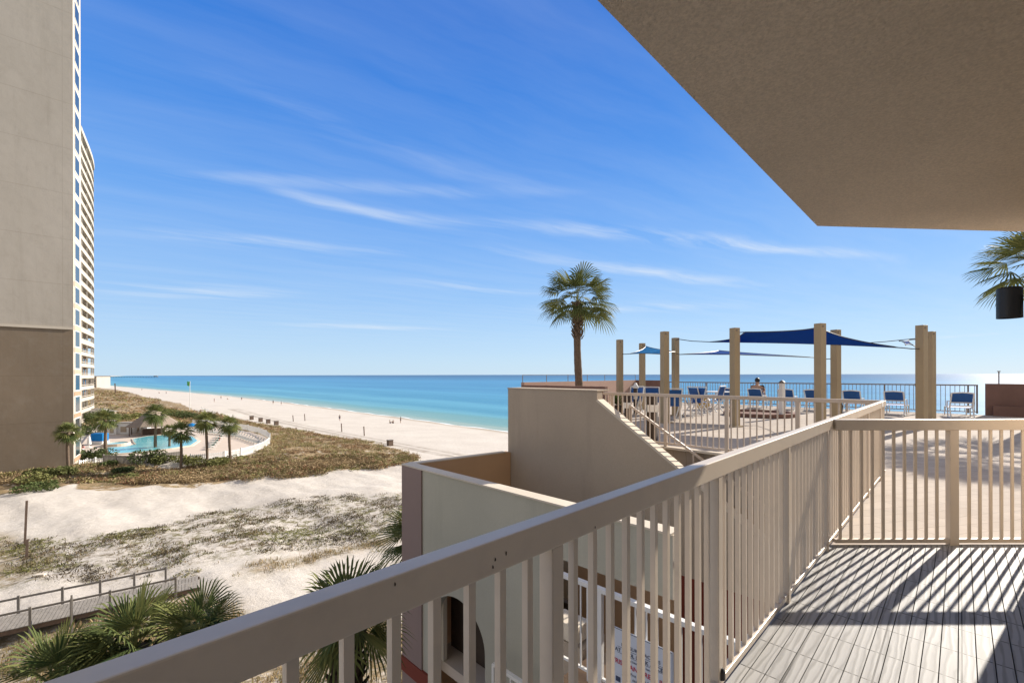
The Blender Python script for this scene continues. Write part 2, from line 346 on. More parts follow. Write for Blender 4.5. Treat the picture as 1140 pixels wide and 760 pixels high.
def grid_mesh(name, X, Y, Z, m, attrs):
    r, c = X.shape; idx = np.arange(r*c).reshape(r, c)
    me = bpy.data.meshes.new(name); me.vertices.add(r*c); me.vertices.foreach_set('co', np.stack([X, Y, Z], -1).ravel().astype(np.float32))
    q = np.stack([idx[:-1, :-1], idx[:-1, 1:], idx[1:, 1:], idx[1:, :-1]], -1).reshape(-1, 4)
    nrm = np.cross(np.array([X[0, 1]-X[0, 0], Y[0, 1]-Y[0, 0], 0]), np.array([X[1, 0]-X[0, 0], Y[1, 0]-Y[0, 0], 0]))[2]
    if nrm < 0: q = q[:, ::-1]
    n = len(q); me.loops.add(n*4); me.loops.foreach_set('vertex_index', q.ravel()); me.polygons.add(n)
    me.polygons.foreach_set('loop_start', np.arange(n)*4); me.polygons.foreach_set('loop_total', np.full(n, 4)); me.polygons.foreach_set('use_smooth', np.ones(n, bool))
    for k, a in attrs.items():
        at = me.color_attributes.new(k, 'FLOAT_COLOR', 'POINT')
        b = np.ones((r*c, 4), np.float32); b[:, :3] = a.reshape(r*c, -1)[:, :3] if a.ndim == 3 else a.reshape(-1, 1); at.data.foreach_set('color', b.ravel())
    me.update(calc_edges=True); me.materials.append(m)
    o = bpy.data.objects.new(name, me); col.objects.link(o); return o
# sand with plant litter and dry growth where the plants stand
m, t, b = nodes('beach_sand'); v = pos(t)
at = N(t, 'ShaderNodeAttribute', attribute_name='zone'); sp = N(t, 'ShaderNodeSeparateColor'); t.links.new(at.outputs['Color'], sp.inputs[0])
sand = mix(t, rng_(t, noise(t, v, .15, 6, .6), .35, .65), (.54, .49, .43), (.60, .55, .485))
sand = mix(t, rng_(t, noise(t, v, 2.2, 8, .7), .45, .8, 0, .6), sand, (.38, .335, .275))
scr = mix(t, rng_(t, noise(t, v, .35, 6, .6), .35, .65), (.26, .18, .10), (.36, .27, .16))
scr = mix(t, rng_(t, noise(t, v, 1.3, 8, .7), .5, .7), scr, (.13, .115, .04))
scr = mix(t, rng_(t, noise(t, v, 3.1, 6, .7), .56, .64), scr, (.09, .065, .035))
scr = mix(t, rng_(t, noise(t, pos(t, (1.1, 1.1, 1)), .6, 8, .7), .55, .62), scr, (.52, .46, .38))
a1 = N(t, 'ShaderNodeMath', operation='ADD'); t.links.new(sp.outputs[0], a1.inputs[0]); t.links.new(rng_(t, noise(t, v, .9, 8, .7), 0, 1, -.55, .55), a1.inputs[1])
c1 = mix(t, rng_(t, a1.outputs[0], .40, .58), sand, scr)
n3 = noise(t, v, 1.5, 10, .78); a2 = N(t, 'ShaderNodeMath', operation='MULTIPLY'); t.links.new(sp.outputs[1], a2.inputs[0]); t.links.new(rng_(t, n3, .47, .57), a2.inputs[1])
c2 = mix(t, a2.outputs[0], c1, mix(t, rng_(t, noise(t, v, .5), .4, .6), (.22, .18, .13), (.17, .155, .07)))
n4 = noise(t, v, 2.0, 10, .75); a3 = N(t, 'ShaderNodeMath', operation='MULTIPLY'); t.links.new(sp.outputs[2], a3.inputs[0]); t.links.new(rng_(t, n4, .36, .55), a3.inputs[1])
c3 = mix(t, a3.outputs[0], c2, mix(t, rng_(t, noise(t, v, 1.1), .4, .6), (.30, .22, .12), (.17, .14, .07)))
# damp sand by the water line
g = N(t, 'ShaderNodeNewGeometry'); sx = N(t, 'ShaderNodeSeparateXYZ'); t.links.new(g.outputs['Position'], sx.inputs[0])
wet = rng_(t, sx.outputs[2], -13.78, -13.95)
c4 = mix(t, wet, c3, (.40, .34, .27))
ar = N(t, 'ShaderNodeAttribute', attribute_name='rut'); a4 = N(t, 'ShaderNodeMath', operation='MULTIPLY'); t.links.new(ar.outputs['Fac'], a4.inputs[0]); t.links.new(rng_(t, noise(t, v, .5, 6, .7), .3, .6), a4.inputs[1])
c4 = mix(t, a4.outputs[0], c4, (.27, .225, .18))
t.links.new(c4, b.inputs['Base Color']); b.inputs['Roughness'].default_value = .95; b.inputs['Specular IOR Level'].default_value = .12
b1 = bump(t, b, noise(t, v, 2.2, 10, .72), .5, .16); bump(t, b, noise(t, v, 9, 6, .7), .5, .05, b1)
M['sand'] = m
zone = np.stack([m_scrub, m_speck, m_dry], -1)
rut = np.zeros(SS.shape)
for o_ in (-34.6, -36.4, -37.3): rut = np.maximum(rut, np.exp(-((Dw-SHs-o_-1.4*np.sin(SS*.035)+.0*SS)/.38)**2)*(SS < 190)*(SS > -20))
tag(grid_mesh('beach_and_dunes', GX, GY, GZ, M['sand'], {'zone': zone, 'rut': rut}), 'white sand beach and dunes', None, None, 'structure')

# sea: colour follows the distance from the shore (shallow bars, then deep water)
m, t, b = nodes('sea_water')
at = N(t, 'ShaderNodeAttribute', attribute_name='off'); sp = N(t, 'ShaderNodeSeparateColor'); t.links.new(at.outputs['Color'], sp.inputs[0])
v = pos(t, (1, 1, 1), R(45)); vst = N(t, 'ShaderNodeMapping'); vst.inputs['Scale'].default_value = (1, .10, 1)
g = N(t, 'ShaderNodeNewGeometry'); mr = N(t, 'ShaderNodeMapping', vector_type='TEXTURE'); mr.inputs['Rotation'].default_value = (0, 0, R(45)); t.links.new(g.outputs['Position'], mr.inputs[0])
t.links.new(mr.outputs[0], vst.inputs[0])
st = noise(t, vst.outputs[0], .035, 6, .6); st2 = noise(t, vst.outputs[0], .006, 5, .6)
ad = N(t, 'ShaderNodeMath', operation='ADD'); t.links.new(sp.outputs[0], ad.inputs[0]); t.links.new(rng_(t, st, .3, .7, -.06, .06), ad.inputs[1])
ad2 = N(t, 'ShaderNodeMath', operation='ADD'); t.links.new(ad.outputs[0], ad2.inputs[0]); t.links.new(rng_(t, st2, .3, .7, -.10, .10), ad2.inputs[1])
rp = N(t, 'ShaderNodeValToRGB'); t.links.new(ad2.outputs[0], rp.inputs[0]); e = rp.color_ramp.elements
e[0].position = 0; e[0].color = (.30, .38, .31, 1); e[1].position = 1; e[1].color = (.012, .07, .17, 1)
for p_, c_ in ((.04, (.19, .33, .29)), (.10, (.12, .29, .29)), (.15, (.12, .34, .40)), (.20, (.055, .24, .34)), (.27, (.09, .32, .43)), (.34, (.035, .21, .34)), (.42, (.06, .27, .42)), (.52, (.025, .18, .34)), (.62, (.04, .22, .40)), (.78, (.012, .10, .22)), (.9, (.01, .07, .17))):
    x = e.new(p_); x.color = (*c_, 1)
t.links.new(rp.outputs[0], b.inputs['Base Color']); b.inputs['Roughness'].default_value = .28; b.inputs['IOR'].default_value = 1.33; b.inputs['Specular IOR Level'].default_value = .13
b1 = bump(t, b, noise(t, vst.outputs[0], .5, 5, .6), .35, .6); bump(t, b, noise(t, vst.outputs[0], 2.6, 4, .6), .35, .12, b1)
M['sea'] = m
Do = np.concatenate([[-3, 0, 4, 8, 14, 20, 28, 38, 50, 65, 85, 110, 140, 180], np.geomspace(230, 60000, 34)])
So = np.concatenate([[-45000, -15000, -5000, -2000, -900, -400], np.arange(-200, 500, 20), np.geomspace(520, 50000, 50)])
OO, S2 = np.meshgrid(Do, So); D2 = OO+dsh(S2)
off = np.clip(np.log10(np.maximum(OO, 0)/12+1)/2.7, 0, 1)
tag(grid_mesh('sea', (-S2+D2)*Q, (S2+D2)*Q, np.full(S2.shape, -14.0), M['sea'], {'off': off}), 'turquoise sea deepening to blue', None, None, 'structure')
mb = MB(); pts = []
for s_ in np.concatenate([np.arange(-60, 300, 2.5), np.geomspace(300, 3000, 60)]):
    d0 = float(dsh(s_)); wob = .5*math.sin(s_*.11)+.4*math.sin(s_*.29+1)
    pts.append((s_, d0-.3+wob, d0+.55+wob+.35*math.sin(s_*.5)))
vs = []
for s_, a_, b_ in pts:
    for q_ in (a_, b_): vs.append(((-s_+q_)*Q, (s_+q_)*Q, -13.955))
mb.add(vs, [(2*i, 2*i+1, 2*i+3, 2*i+2) for i in range(len(pts)-1)])
M['foam'] = pm('foam', (.75, .78, .77), .8, .08, 2)
tag(mb.build('surf_line', M['foam']), 'thin white line of surf at the water edge', None, None, 'structure')

# ================================================================== own building
CM = 1.123                        # rail line: x - y = -CM
def rl(c, y): return (y-c, y)     # point on a line parallel to the rail
# soffit slab of the balcony above
cy = 3.63
sof = [(-7.0-0, -5.84), (cy-1.16, cy), (4.45, 3.80), (12, 4.35), (12, -6.5), (-7, -6.5)]
s = thing('upper_balcony', 'stucco underside and edge of the balcony overhead', 'balcony', (4, 1, 1.195))
MB().prism(sof, 1.195, 1.47).build('slab', M['soffit'], s)
inner = [(-6.7, -6.2), (cy-1.5, cy-.34), (4.45, 3.5), (11.7, 4.0), (11.7, -6.2)]
MB().prism([(-6.98, -5.80), (cy-1.17, cy-.06), (4.45, 3.74), (11.9, 4.28), (11.9, 4.10), (4.45, 3.56), (cy-1.25, cy-.24), (-6.9, -6.0)], 1.472, 1.60).build('kerb', M['stucco'], s)
body = [(3.83, 3.30), (-3.6, -4.13), (-3.6, -9), (11.5, -9), (11.5, 3.6)]
b = thing('apartment_building', 'beige stucco wall of the photographed apartment block at the right edge', 'building', (5, 0, DK-10))
MB().prism(body, -12.4, 1.193).build('wall', M['own_wall'], b)
MB().prism([(3.0, 1.9), (-4.4, -5.5), (-3.6, -9), (11.5, -9), (11.5, 2.4)], 1.61, 26).build('upper_wall', M['stucco'], b)
# deck floor of composite tiles (strips run towards the sea)
base = [(-8.12+.0, -7.0), (2.70, 3.82), (9, 3.90), (9, -7)]
tag(MB().prism(base, DK-.30, DK-.022).build('balcony_slab', M['dark_brown']), 'balcony floor slab', None, None, 'structure')
m, t, bb = nodes('composite_deck_tile'); g = N(t, 'ShaderNodeNewGeometry'); mp = N(t, 'ShaderNodeMapping', vector_type='TEXTURE'); mp.inputs['Rotation'].default_value = (0, 0, R(45)); t.links.new(g.outputs['Position'], mp.inputs[0])
br = N(t, 'ShaderNodeTexBrick', offset=0.0, squash=1.0); br.inputs['Scale'].default_value = 1; br.inputs['Brick Width'].default_value = .30; br.inputs['Row Height'].default_value = 0.30; br.inputs['Mortar Size'].default_value = .0045; br.inputs['Mortar Smooth'].default_value = .2
br.inputs['Color1'].default_value = (.315, .31, .30, 1); br.inputs['Color2'].default_value = (.36, .353, .342, 1); br.inputs['Mortar'].default_value = (.03, .027, .022, 1)
t.links.new(mp.outputs[0], br.inputs['Vector'])
gm = N(t, 'ShaderNodeMapping'); gm.inputs['Scale'].default_value = (2.6, 17, 10); t.links.new(mp.outputs[0], gm.inputs[0])
wv = N(t, 'ShaderNodeTexWave', wave_type='BANDS', bands_direction='Y'); wv.inputs['Scale'].default_value = .55; wv.inputs['Distortion'].default_value = 10; wv.inputs['Detail'].default_value = 3; wv.inputs['Detail Scale'].default_value = 1.1; t.links.new(gm.outputs[0], wv.inputs['Vector'])
cc = mix(t, rng_(t, wv.outputs['Fac'], .5, .95, 0, .8), br.outputs['Color'], (.185, .18, .17))
cc = mix(t, rng_(t, noise(t, mp.outputs[0], 1.4, 6, .6), .4, .7, 0, .4), cc, (.25, .235, .215))
t.links.new(cc, bb.inputs['Base Color']); bb.inputs['Roughness'].default_value = .6; bb.inputs['Specular IOR Level'].default_value = .3; bump(t, bb, wv.outputs['Fac'], .25, .0015)
M['tile'] = m
mb = MB(); w = .066*math.sqrt(2)
for i in range(46):
    c0 = -1.135+i*w; c1 = c0+w-.0065          # c = x - y
    ye = 3.81
    q = [(-3.0+c0, -3.0), (-3.0+c1, -3.0), (ye+c1, ye), (ye+c0, ye)]
    mb.prism(q, DK-.02, DK)
tag(mb.build('deck_tiles', M['tile']), 'grey composite tile floor of the balcony', None, None, 'structure')

# ------------------------------------------------------------------ railings
def railing(name, label, cat, p0, p1, posts, step, mt, h=1.065, zb=DK, rw=.052, rh=.073, pw=.048, bw=.02, low=.045, foot=None, post_mat=None, limit=100, bd=None, pd=None, top=True, skip=None, post_w=None, phase=.5, group=None, topname='top_rail'):
    p0 = Vector((*p0, zb)); p1 = Vector((*p1, zb)); L = (p1-p0).length; d = (p1-p0)/L
    r = thing(name, label, cat, p0, 0, group)
    ang = math.atan2(d.y, d.x)
    mid = (p0+p1)/2
    MB().box((mid.x, mid.y, zb+h-rh/2), (L, rw, rh), d).build(topname, mt, r, bevel=.004)
    MB().box((mid.x, mid.y, zb+low), (L, .036, .032), d).build('bottom_rail', mt, r, bevel=.003)
    z0, z1 = zb+low+.016, zb+h-rh
    pmesh = None; cuts = []
    for t_ in posts:
        w_ = pw; 
        if pmesh is None:
            o = MB().box((0, 0, (z0-.07+z1)/2-zb), (w_, pd or w_, z1-z0+.07), (1, 0)).build('post', post_mat or mt, bevel=.003)
            MBf = MB().box((0, 0, .006), (w_+.05, w_+.03, .012), (1, 0)); pmesh = o
        else: o = pmesh.copy(); col.objects.link(o)
        o.location = p0+d*t_; o.rotation_euler = (0, 0, ang); attach_keep(o, r); cuts.append(t_)
    bmesh_ = None; n = int(L/step); ts = [(k+phase)*step for k in range(n+1) if (k+phase)*step < L-.01]
    ts = [t_ for t_ in ts if all(abs(t_-c) > (pw+bw)/2+.004 for c in cuts)]
    if skip: ts = [t_ for t_ in ts if not skip(t_)]
    ts.sort(key=lambda t_: (p0+d*t_).length)
    for t_ in ts[:limit]:
        if bmesh_ is None: o = MB().box((0, 0, (z0+z1)/2-zb), (bw, bd or bw, z1-z0), (1, 0)).build('baluster', mt); bmesh_ = o
        else: o = bmesh_.copy(); col.objects.link(o)
        o.location = p0+d*t_; o.rotation_euler = (0, 0, ang); attach_keep(o, r)
    if ts[limit:]:
        mb = MB()
        for t_ in ts[limit:]:
            q = p0+d*t_; mb.box((q.x, q.y, (z0+z1)/2), (bw, bd or bw, z1-z0), d)
        tag(mb.build('baluster_row', mt, r), None, None, None, 'stuff')
    return r
def attach_keep(o, parent):
    attach(o, parent)
y0 = -1.2; y1 = 6.52; sq = math.sqrt(2)
post_y = [1.23+.82*k for k in range(-3, 7)]
main = railing('balcony_railing', 'long beige railing running from the lower left corner towards the sea', 'railing', rl(CM, y0), rl(CM, y1), [(y-y0)*sq for y in post_y if abs(y-3.69) > .3]+[(3.70-y0)*sq], .82*sq/12, M['paint'], phase=((1.23-y0)*sq/(.82*sq/12)) % 1, rh=.079)
st = onsum(975, 11.75)
ch = MB(); rs_ = random.Random(5)
for yy, zz in ((1.045, -.43), (1.04, -.445), (1.07, -.425), (.86, -.40), (1.33, -.452), (.62, -.44)):
    c = Vector((*rl(CM-.0371-.001, yy), zz)); pts_ = [(rs_.uniform(.5, 1)*.0028*math.cos(a), rs_.uniform(.5, 1)*.0055*math.sin(a)) for a in [k*6.283/7 for k in range(7)]]
    ch.slab(c, ED, Vector((0, 0, 1)), Vector((Q, -Q, 0)), pts_, .0006)
ch.build('chipped_paint', M['dark_brown'], main)
MB().box((rl(CM-.04, 6.18)[0], 6.18, DK+1.03), (.16, .003, .05), ED).build('sticker', M['white'], main)
MB().lathe((rl(CM-.05, 2.0)[0]+.02, 2.04, DK+.07), [(.018, 0), (.018, .035), (.008, .05)], 10).build('bolt', M['black'], main)
YC = 3.82
railing('balcony_end_railing', 'beige railing straight across the end of the balcony, in front of the pool deck', 'railing', (YC-CM+.04, YC), (5.6, YC), [1.005+.0], .0915, M['paint'], pw=.076, pd=.045, phase=.55, bw=.024, bd=.010, rh=.092, low=.035)
# railing at the near edge of the pool deck
SN = 11.95
pa = onsum(672, SN); pb = (( SN-CM)/2, (SN+CM)/2)
def pxs(px, s_, p0): q = onsum(px, s_); return math.hypot(q[0]-p0[0], q[1]-p0[1])
railing('pool_deck_railing', 'beige railing above the stairwell at the near edge of the pool deck', 'railing', pa, pb, [pxs(x, SN, pa) for x in (682, 741, 809, 888, 966)], .105, M['paint_far'], pw=.06, rh=.06, low=.09)
# far railing facing the sea
SF = 32.5
fa = onsum(737, SF); fb = onsum(1089, SF)
LF = math.hypot(fb[0]-fa[0], fb[1]-fa[1])
railing('sea_view_railing', 'long thin railing at the far edge of the pool deck in front of the sea', 'railing', fa, fb, [.05+2.32*k for k in range(int(LF/2.32)+1)]+[LF-.03], .125, M['grey_rail'], pw=.05, bw=.017, rh=.05, low=.09)

# ------------------------------------------------------------------ pool deck (slab of the parking structure)
m, t, bb = nodes('stamped_concrete'); g = N(t, 'ShaderNodeNewGeometry'); mp = N(t, 'ShaderNodeMapping', vector_type='TEXTURE'); mp.inputs['Rotation'].default_value = (0, 0, R(12)); t.links.new(g.outputs['Position'], mp.inputs[0])
v = mp.outputs[0]
br = N(t, 'ShaderNodeTexBrick', offset=.5); br.inputs['Scale'].default_value = 1; br.inputs['Brick Width'].default_value = .62; br.inputs['Row Height'].default_value = .2; br.inputs['Mortar Size'].default_value = .006; br.inputs['Mortar Smooth'].default_value = .5
br.inputs['Color1'].default_value = (.41, .355, .30, 1); br.inputs['Color2'].default_value = (.46, .40, .34, 1); br.inputs['Mortar'].default_value = (.31, .26, .21, 1)
vd = N(t, 'ShaderNodeTexNoise'); vd.inputs['Scale'].default_value = 1.5; t.links.new(v, vd.inputs['Vector']); va = N(t, 'ShaderNodeVectorMath', operation='MULTIPLY_ADD'); va.inputs[1].default_value = (.12, .12, 0); t.links.new(vd.outputs['Color'], va.inputs[0]); t.links.new(v, va.inputs[2]); t.links.new(va.outputs[0], br.inputs['Vector'])
cc = mix(t, rng_(t, noise(t, v, .8, 8, .65), .42, .68, 0, .5), br.outputs['Color'], (.30, .25, .205))
cc = mix(t, rng_(t, noise(t, v, 5, 8, .7), .5, .8, 0, .4), cc, (.50, .445, .385))
t.links.new(cc, bb.inputs['Base Color']); bb.inputs['Roughness'].default_value = .9; bb.inputs['Specular IOR Level'].default_value = .15; bump(t, bb, noise(t, v, 7, 8, .7), .4, .01)
M['stamped'] = m
PD = [(2.66, 3.835), pb, pa, (.6, 11.4), (.35, 18.9), (6.95, 25.5), fa, fb, (25, SF-25), (25, 3.835)]
tag(MB().prism(PD, DK-.9, DK-.006).build('pool_deck_floor', M['stamped']), 'stamped concrete floor of the raised pool deck', None, None, 'structure')
und = [(2.9, 4.05), (5.5, 6.75), (pa[0]+.25, pa[1]+.0), (.8, 11.7), (.6, 18.8), (6.9, 25.1), (24.6, SF-25), (24.6, 4.05)]
tag(MB().prism(und, -12.6, DK-.902).build('parking_structure', M['stucco_orange']), 'tan wall of the raised deck below the pool railing', 'building')
# lit kerb line under the near railing
d_ = Vector((Q, -Q, 0)); c_ = (Vector((*pa, 0))+Vector((*pb, 0)))/2
tag(MB().box((c_.x-.03, c_.y-.03, DK+.012), (math.hypot(pa[0]-pb[0], pa[1]-pb[1]), .16, .035), d_).build('deck_kerb', M['cap']), 'pale kerb under the stairwell railing', None, None, 'structure')

# parapets of the deck
def wall(mb, p, q, z0, z1, th): p = Vector((*p, 0)); q = Vector((*q, 0)); c = (p+q)/2; return mb.box((c.x, c.y, (z0+z1)/2), ((q-p).length, th, z1-z0), q-p)
w = thing('deck_parapet', 'pinkish brown parapet round the palm at the left end of the pool deck', 'wall', (.5, 18.9, DK))
pA, pB = (.45, 18.95), (7.0, 25.5)
wall(MB(), pA, pB, DK-1.2, DK+1.13, .18).build('side_wall', M['pink_lit_wall'], w)
wall(MB(), (.45, 18.85), (3.35, 15.95), DK-1.0, DK+1.02, .16).build('front_wall', M['brown_shade_wall'], w)
wall(MB(), pB, fa, DK-1.2, DK+1.13, .18).build('sea_wall', M['brown_shade_wall'], w)
mb = MB()
for i in range(7):
    q = Vector((*pA, 0)).lerp(Vector((*pB, 0)), i/6); mb.bar((q.x, q.y, DK+1.13), (q.x, q.y, DK+1.44), .022)
mb.bar((*pA, DK+1.44), (*pB, DK+1.44), .018)
mb.build('wire_rail', M['grey_rail'], w)
w = thing('brown_planter_wall', 'dark brown parapet wall at the right end of the sea railing', 'wall', (*fb, DK))
fe = (fb[0]+8.5, fb[1]-8.5)
wall(MB(), (fb[0]+.12, fb[1]-.12), fe, DK-.3, DK+1.10, .25).build('wall', M['brown_shade_wall'], w)
q = onsum(1130, SF-.3)
MB().box((q[0]+.1, q[1]-.1, DK+.16), (1.3, .3, .36), (1, -1)).build('bench_box', M['brown_shade_wall'], w)
q = onsum(1112, SF+.4); tag(MB().bar((q[0], q[1], DK+1.0), (q[0], q[1], DK+1.52), .035).box((q[0], q[1], DK+1.53), (.06, .06, .03)).build('light_rod', M['grey_rail']), 'thin short rod rising behind the dark brown wall', 'rod')

# ------------------------------------------------------------------ stair tower below
TW = .2
S2 = 10.85; S1 = 7.08
zt = -.345
e = thing('stair_tower', 'grey beige stucco stair tower beside the balcony, with low walls and a sloping stair wall', 'building', (0, 9, -12))
A_ = onsum(565.5, S2); Bp = onsum(664.5, S2)
n_ = ED
def plane_poly(s_, pts): # pts as (px,z) -> polygon along the (1,-1) direction
    o = Vector((0, s_, 0)); out = []
    for px, z in pts:
        q = onsum(px, s_); out.append(((q[0]-o.x)*sq, z))
    return o, out
o, poly = plane_poly(S2, [(565.5, zt), (664.5, zt), (664.5, -.54)])
xb = poly[2][0]; yb0 = Vector((*Bp, 0))
drop = .675
poly += [(xb+4.0, -.54-4.0*drop), (xb+4.0, -6.4), (poly[0][0], -6.4)]
XD = Vector((Q, -Q, 0)); Z3 = Vector((0, 0, 1))
MB().slab(o, XD, Z3, ED, poly, .2).build('stair_wall', M['stucco'], e)
# pale coping on the slope, butted on top of the wall
mb = MB(); mb.slab(o-ED*.01, XD, Z3, ED, [(xb-.02, -.537), (xb+.02, -.505), (xb+4.0, -.505-3.98*drop), (xb+4.0, -.537-4.0*drop)], .225); mb.build('stair_coping', M['cap'], e)
mb = MB(); mb.slab(o-ED*.012, XD, Z3, ED, [(poly[0][0]-.01, zt+.002), (poly[1][0]+.01, zt+.002), (poly[1][0]+.01, zt+.03), (poly[0][0]-.01, zt+.03)], .5); mb.build('wall_coping', M['stucco'], e)
# red base of the stair wall
xr0 = onsum(751, S2)[0]*sq
MB().slab(o-ED*.014, XD, Z3, ED, [(xr0, -6.3), (xb+4.0, -6.3), (xb+4.0, -3.52), (xr0, -3.52)], .012).build('red_base', M['red'], e)
MB().slab(o-ED*.016, XD, Z3, ED, [(xb-.6, -6.3), (xr0-.002, -6.3), (xr0-.002, -3.3), (xb-.6, -3.3)], .012).build('tan_base', M['stucco_orange'], e)
# left wall and front wall
zl = -1.87
Ci = onsum(449, S1)
A2 = Vector((*A_, 0)); C2 = Vector((*Ci, 0)); ll = (A2-C2).length
dd_ = (A2-C2).normalized(); nn_ = Vector((-dd_.y, dd_.x, 0))
MB().box(((A2+C2)/2).to_tuple()[:2]+((zl-12.6)/2,), (ll-.004, .2, 12.6+zl), dd_).build('left_wall', M['stucco_orange'], e)
def X1(px): return (onsum(px, S1)[0])*sq
o1 = Vector((0, S1, 0))
xl, xp, xr = X1(449), X1(470), X1(748)
# arch in the front wall
ac, hw = X1(508), .76; zs, za = -4.72, -4.02
arch = [(ac-hw, -12.6), (ac-hw, zs)]+[(ac-hw*math.cos(a), zs+(za-zs)*math.sin(a)) for a in [math.pi*k/16 for k in range(1, 16)]]+[(ac+hw, zs), (ac+hw, -12.6)]
xm = X1(612)
outer = [(xp, -12.6)]+arch+[(xm, -12.6), (xm, -2.62), (xr, -2.62), (xr, zl), (xp, zl)]
# non-convex: split in columns so the faces stay clean
mb = MB()
def pane(x0, x1, z0, z1, th=.2, off_=0, mb_=None): (mb_ or mb).slab(o1+ED*off_, XD, Z3, ED, [(x0, z0), (x1, z0), (x1, z1), (x0, z1)], th)
pane(xp, ac-hw, -12.6, zs); pane(ac+hw, xm, -12.6, zs); pane(xp, xm, za+.02, zl); pane(xm, xr, -2.62, zl)
topz = za+.02
la = [(xp, zs), (ac-hw, zs)]+[(ac-hw*math.cos(a), zs+(za-zs)*math.sin(a)) for a in [math.pi*k/24 for k in range(1, 24)]]+[(ac+hw, zs), (xm, zs)]
for (x0, z0), (x1, z1) in zip(la[:-1], la[1:]):
    mb.slab(o1, XD, Z3, ED, [(x0, z0), (x1, z1), (x1, topz), (x0, topz)], .2)
mb.build('front_wall', M['stucco_green'], e)
mb = MB(); mb.slab(o1-ED*.03, XD, Z3, ED, [(xl-.02, -12.6), (xp-.001, -12.6), (xp-.001, zl), (xl-.02, zl)], .24); mb.build('pilaster', M['stucco_mauve'], e)
mb = MB(); mb.slab(o1-ED*.034, XD, Z3, ED, [(xl-.03, zl+.001), (xr, zl+.001), (xr, zl+.028), (xl-.03, zl+.028)], .245)
mb.box(((A2+C2)/2).to_tuple()[:2]+(zl+.0135,), (ll-.3, .21, .026), dd_); mb.build('coping', M['cap'], e)
MB().slab(o1-ED*.05, XD, Z3, ED, [(xl-.03, -6.1), (ac-hw, -6.1), (ac-hw, -5.8), (xl-.03, -5.8)], .05).build('red_band', M['red'], e)
MB().slab(o1+XD*(xr+.001), ED, Z3, XD, [(0, -2.62), (.2, -2.62), (.2, zl), (0, zl)], .01).build('lit_end_face', M['cap'], e)  # paler plate: sunlight on the wall's end put into its colour
# floors and rooms behind the walls
fl = [tuple((o1+XD*xp+ED*.21)[:2]), tuple((o1+XD*(xm+2.3)+ED*.21)[:2]), tuple((Vector((0, S2, 0))+XD*(xm+2.3)-ED*.02)[:2]), tuple((Vector((0, S2, 0))+XD*(poly[0][0]+.25)-ED*.02)[:2])]
MB().prism(fl, -5.75, -5.55).build('lower_floor', M['concrete'], e)
MB().prism([fl[0], tuple((o1+XD*(xm-.05)+ED*.21)[:2]), tuple((Vector((0, S2, 0))+XD*(xm-.05)-ED*.02)[:2]), fl[3]], -3.6, -3.45).build('upper_floor', M['concrete'], e)
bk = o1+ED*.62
MB().slab(bk, XD, Z3, ED, [(xp+.1, -5.54), (xm-.1, -5.54), (xm-.1, -3.61), (xp+.1, -3.61)], .1).build('arch_shade_sheet', M['dark_brown'], e)  # dark sheet behind the arch; the interior's shade is put into its colour
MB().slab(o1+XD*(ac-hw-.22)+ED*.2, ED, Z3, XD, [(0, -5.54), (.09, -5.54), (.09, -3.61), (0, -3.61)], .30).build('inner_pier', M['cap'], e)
# stairs between the stair wall and the deck
stp = MB(); run, rise = .28, .28*drop
s0 = Vector((0, S2, 0))+XD*(xb+.55)
for k in range(12):
    c = s0+XD*(k*run+run/2)+ED*(.2+.34); stp.box((c.x, c.y, DK-.02-rise*(k+1)-.5), (run+.002, .56, 1.0), XD)
stp.build('stairs', M['concrete'], e)
hr = thing('stair_handrail', 'thin beige handrail slanting down the stairwell behind the pool deck railing', 'handrail', (*onsum(702, 11.75), DK))
h0 = At(701, 451, onsum(701, 11.72)[1]); h1 = At(781, 511, onsum(781, 11.72)[1]); h2 = h1+(h1-h0)*.8
MB().bar(h0, h2, .045).build('rail', M['paint_far'], hr, bevel=.004)
for k in (0, .5, .97):
    q = h0.lerp(h2, k); MB().bar(q, (q.x, q.y, q.z-.95), .035).build('post', M['paint_far'], hr)

# lower landing with its white railing and the sign
LZ = -3.57; SL = 6.15
lp = onsum(614, SL); lq = onsum(840, SL)
lr = thing('landing_railing', 'white topped grey railing of the stair landing below, carrying the sign', 'railing', (*lp, LZ))
def lpt(px, z, off_=0): q = onsum(px, SL); return Vector((q[0]+off_*Q, q[1]+off_*Q, z))
ct = -2.46
MB().bar(lpt(614, ct), lpt(840, ct), .07, .05).build('top_rail', M['white'], lr, bevel=.004)
MB().bar(lpt(614, LZ+.1), lpt(840, LZ+.1), .03, .03).build('bottom_rail', M['white'], lr)
blank = None
for x in (622, 657, 668, 755, 833):
    MB().bar(lpt(x, LZ), lpt(x, ct-.025), .055 if x != 657 else .07).build('post', M['white'], lr, bevel=.003)
for k in range(17):
    x = 646+k*12.2
    if x > 652 and x < 672: continue
    MB().bar(lpt(x, LZ+.1), lpt(x, ct-.02), .016).build('baluster', M['white'], lr)
# step and pale curb behind it
ld = thing('stair_landing', 'tan stucco landing with pale curb below the balcony', 'landing', (*onsum(680, 6.6), LZ))
a0 = Vector((*onsum(625, SL-.25), 0)); a1 = Vector((*onsum(860, SL-.25), 0))
MB().prism([tuple((a0)[:2]), tuple(a1[:2]), tuple((a1+ED*.55)[:2]), tuple((a0+ED*.55)[:2])], LZ-.35, LZ).build('slab', M['stucco_orange'], ld)
c = Vector((*onsum(634, 6.75), 0)); MB().box((c.x, c.y, -3.35), (.42, .3, .22), XD).build('curb', M['cap'], ld, bevel=.01)
c = Vector((*onsum(640, 6.95), 0)); MB().box((c.x, c.y, -4.6), (.6, .5, 2.2), XD).build('pier', M['stucco'], ld)
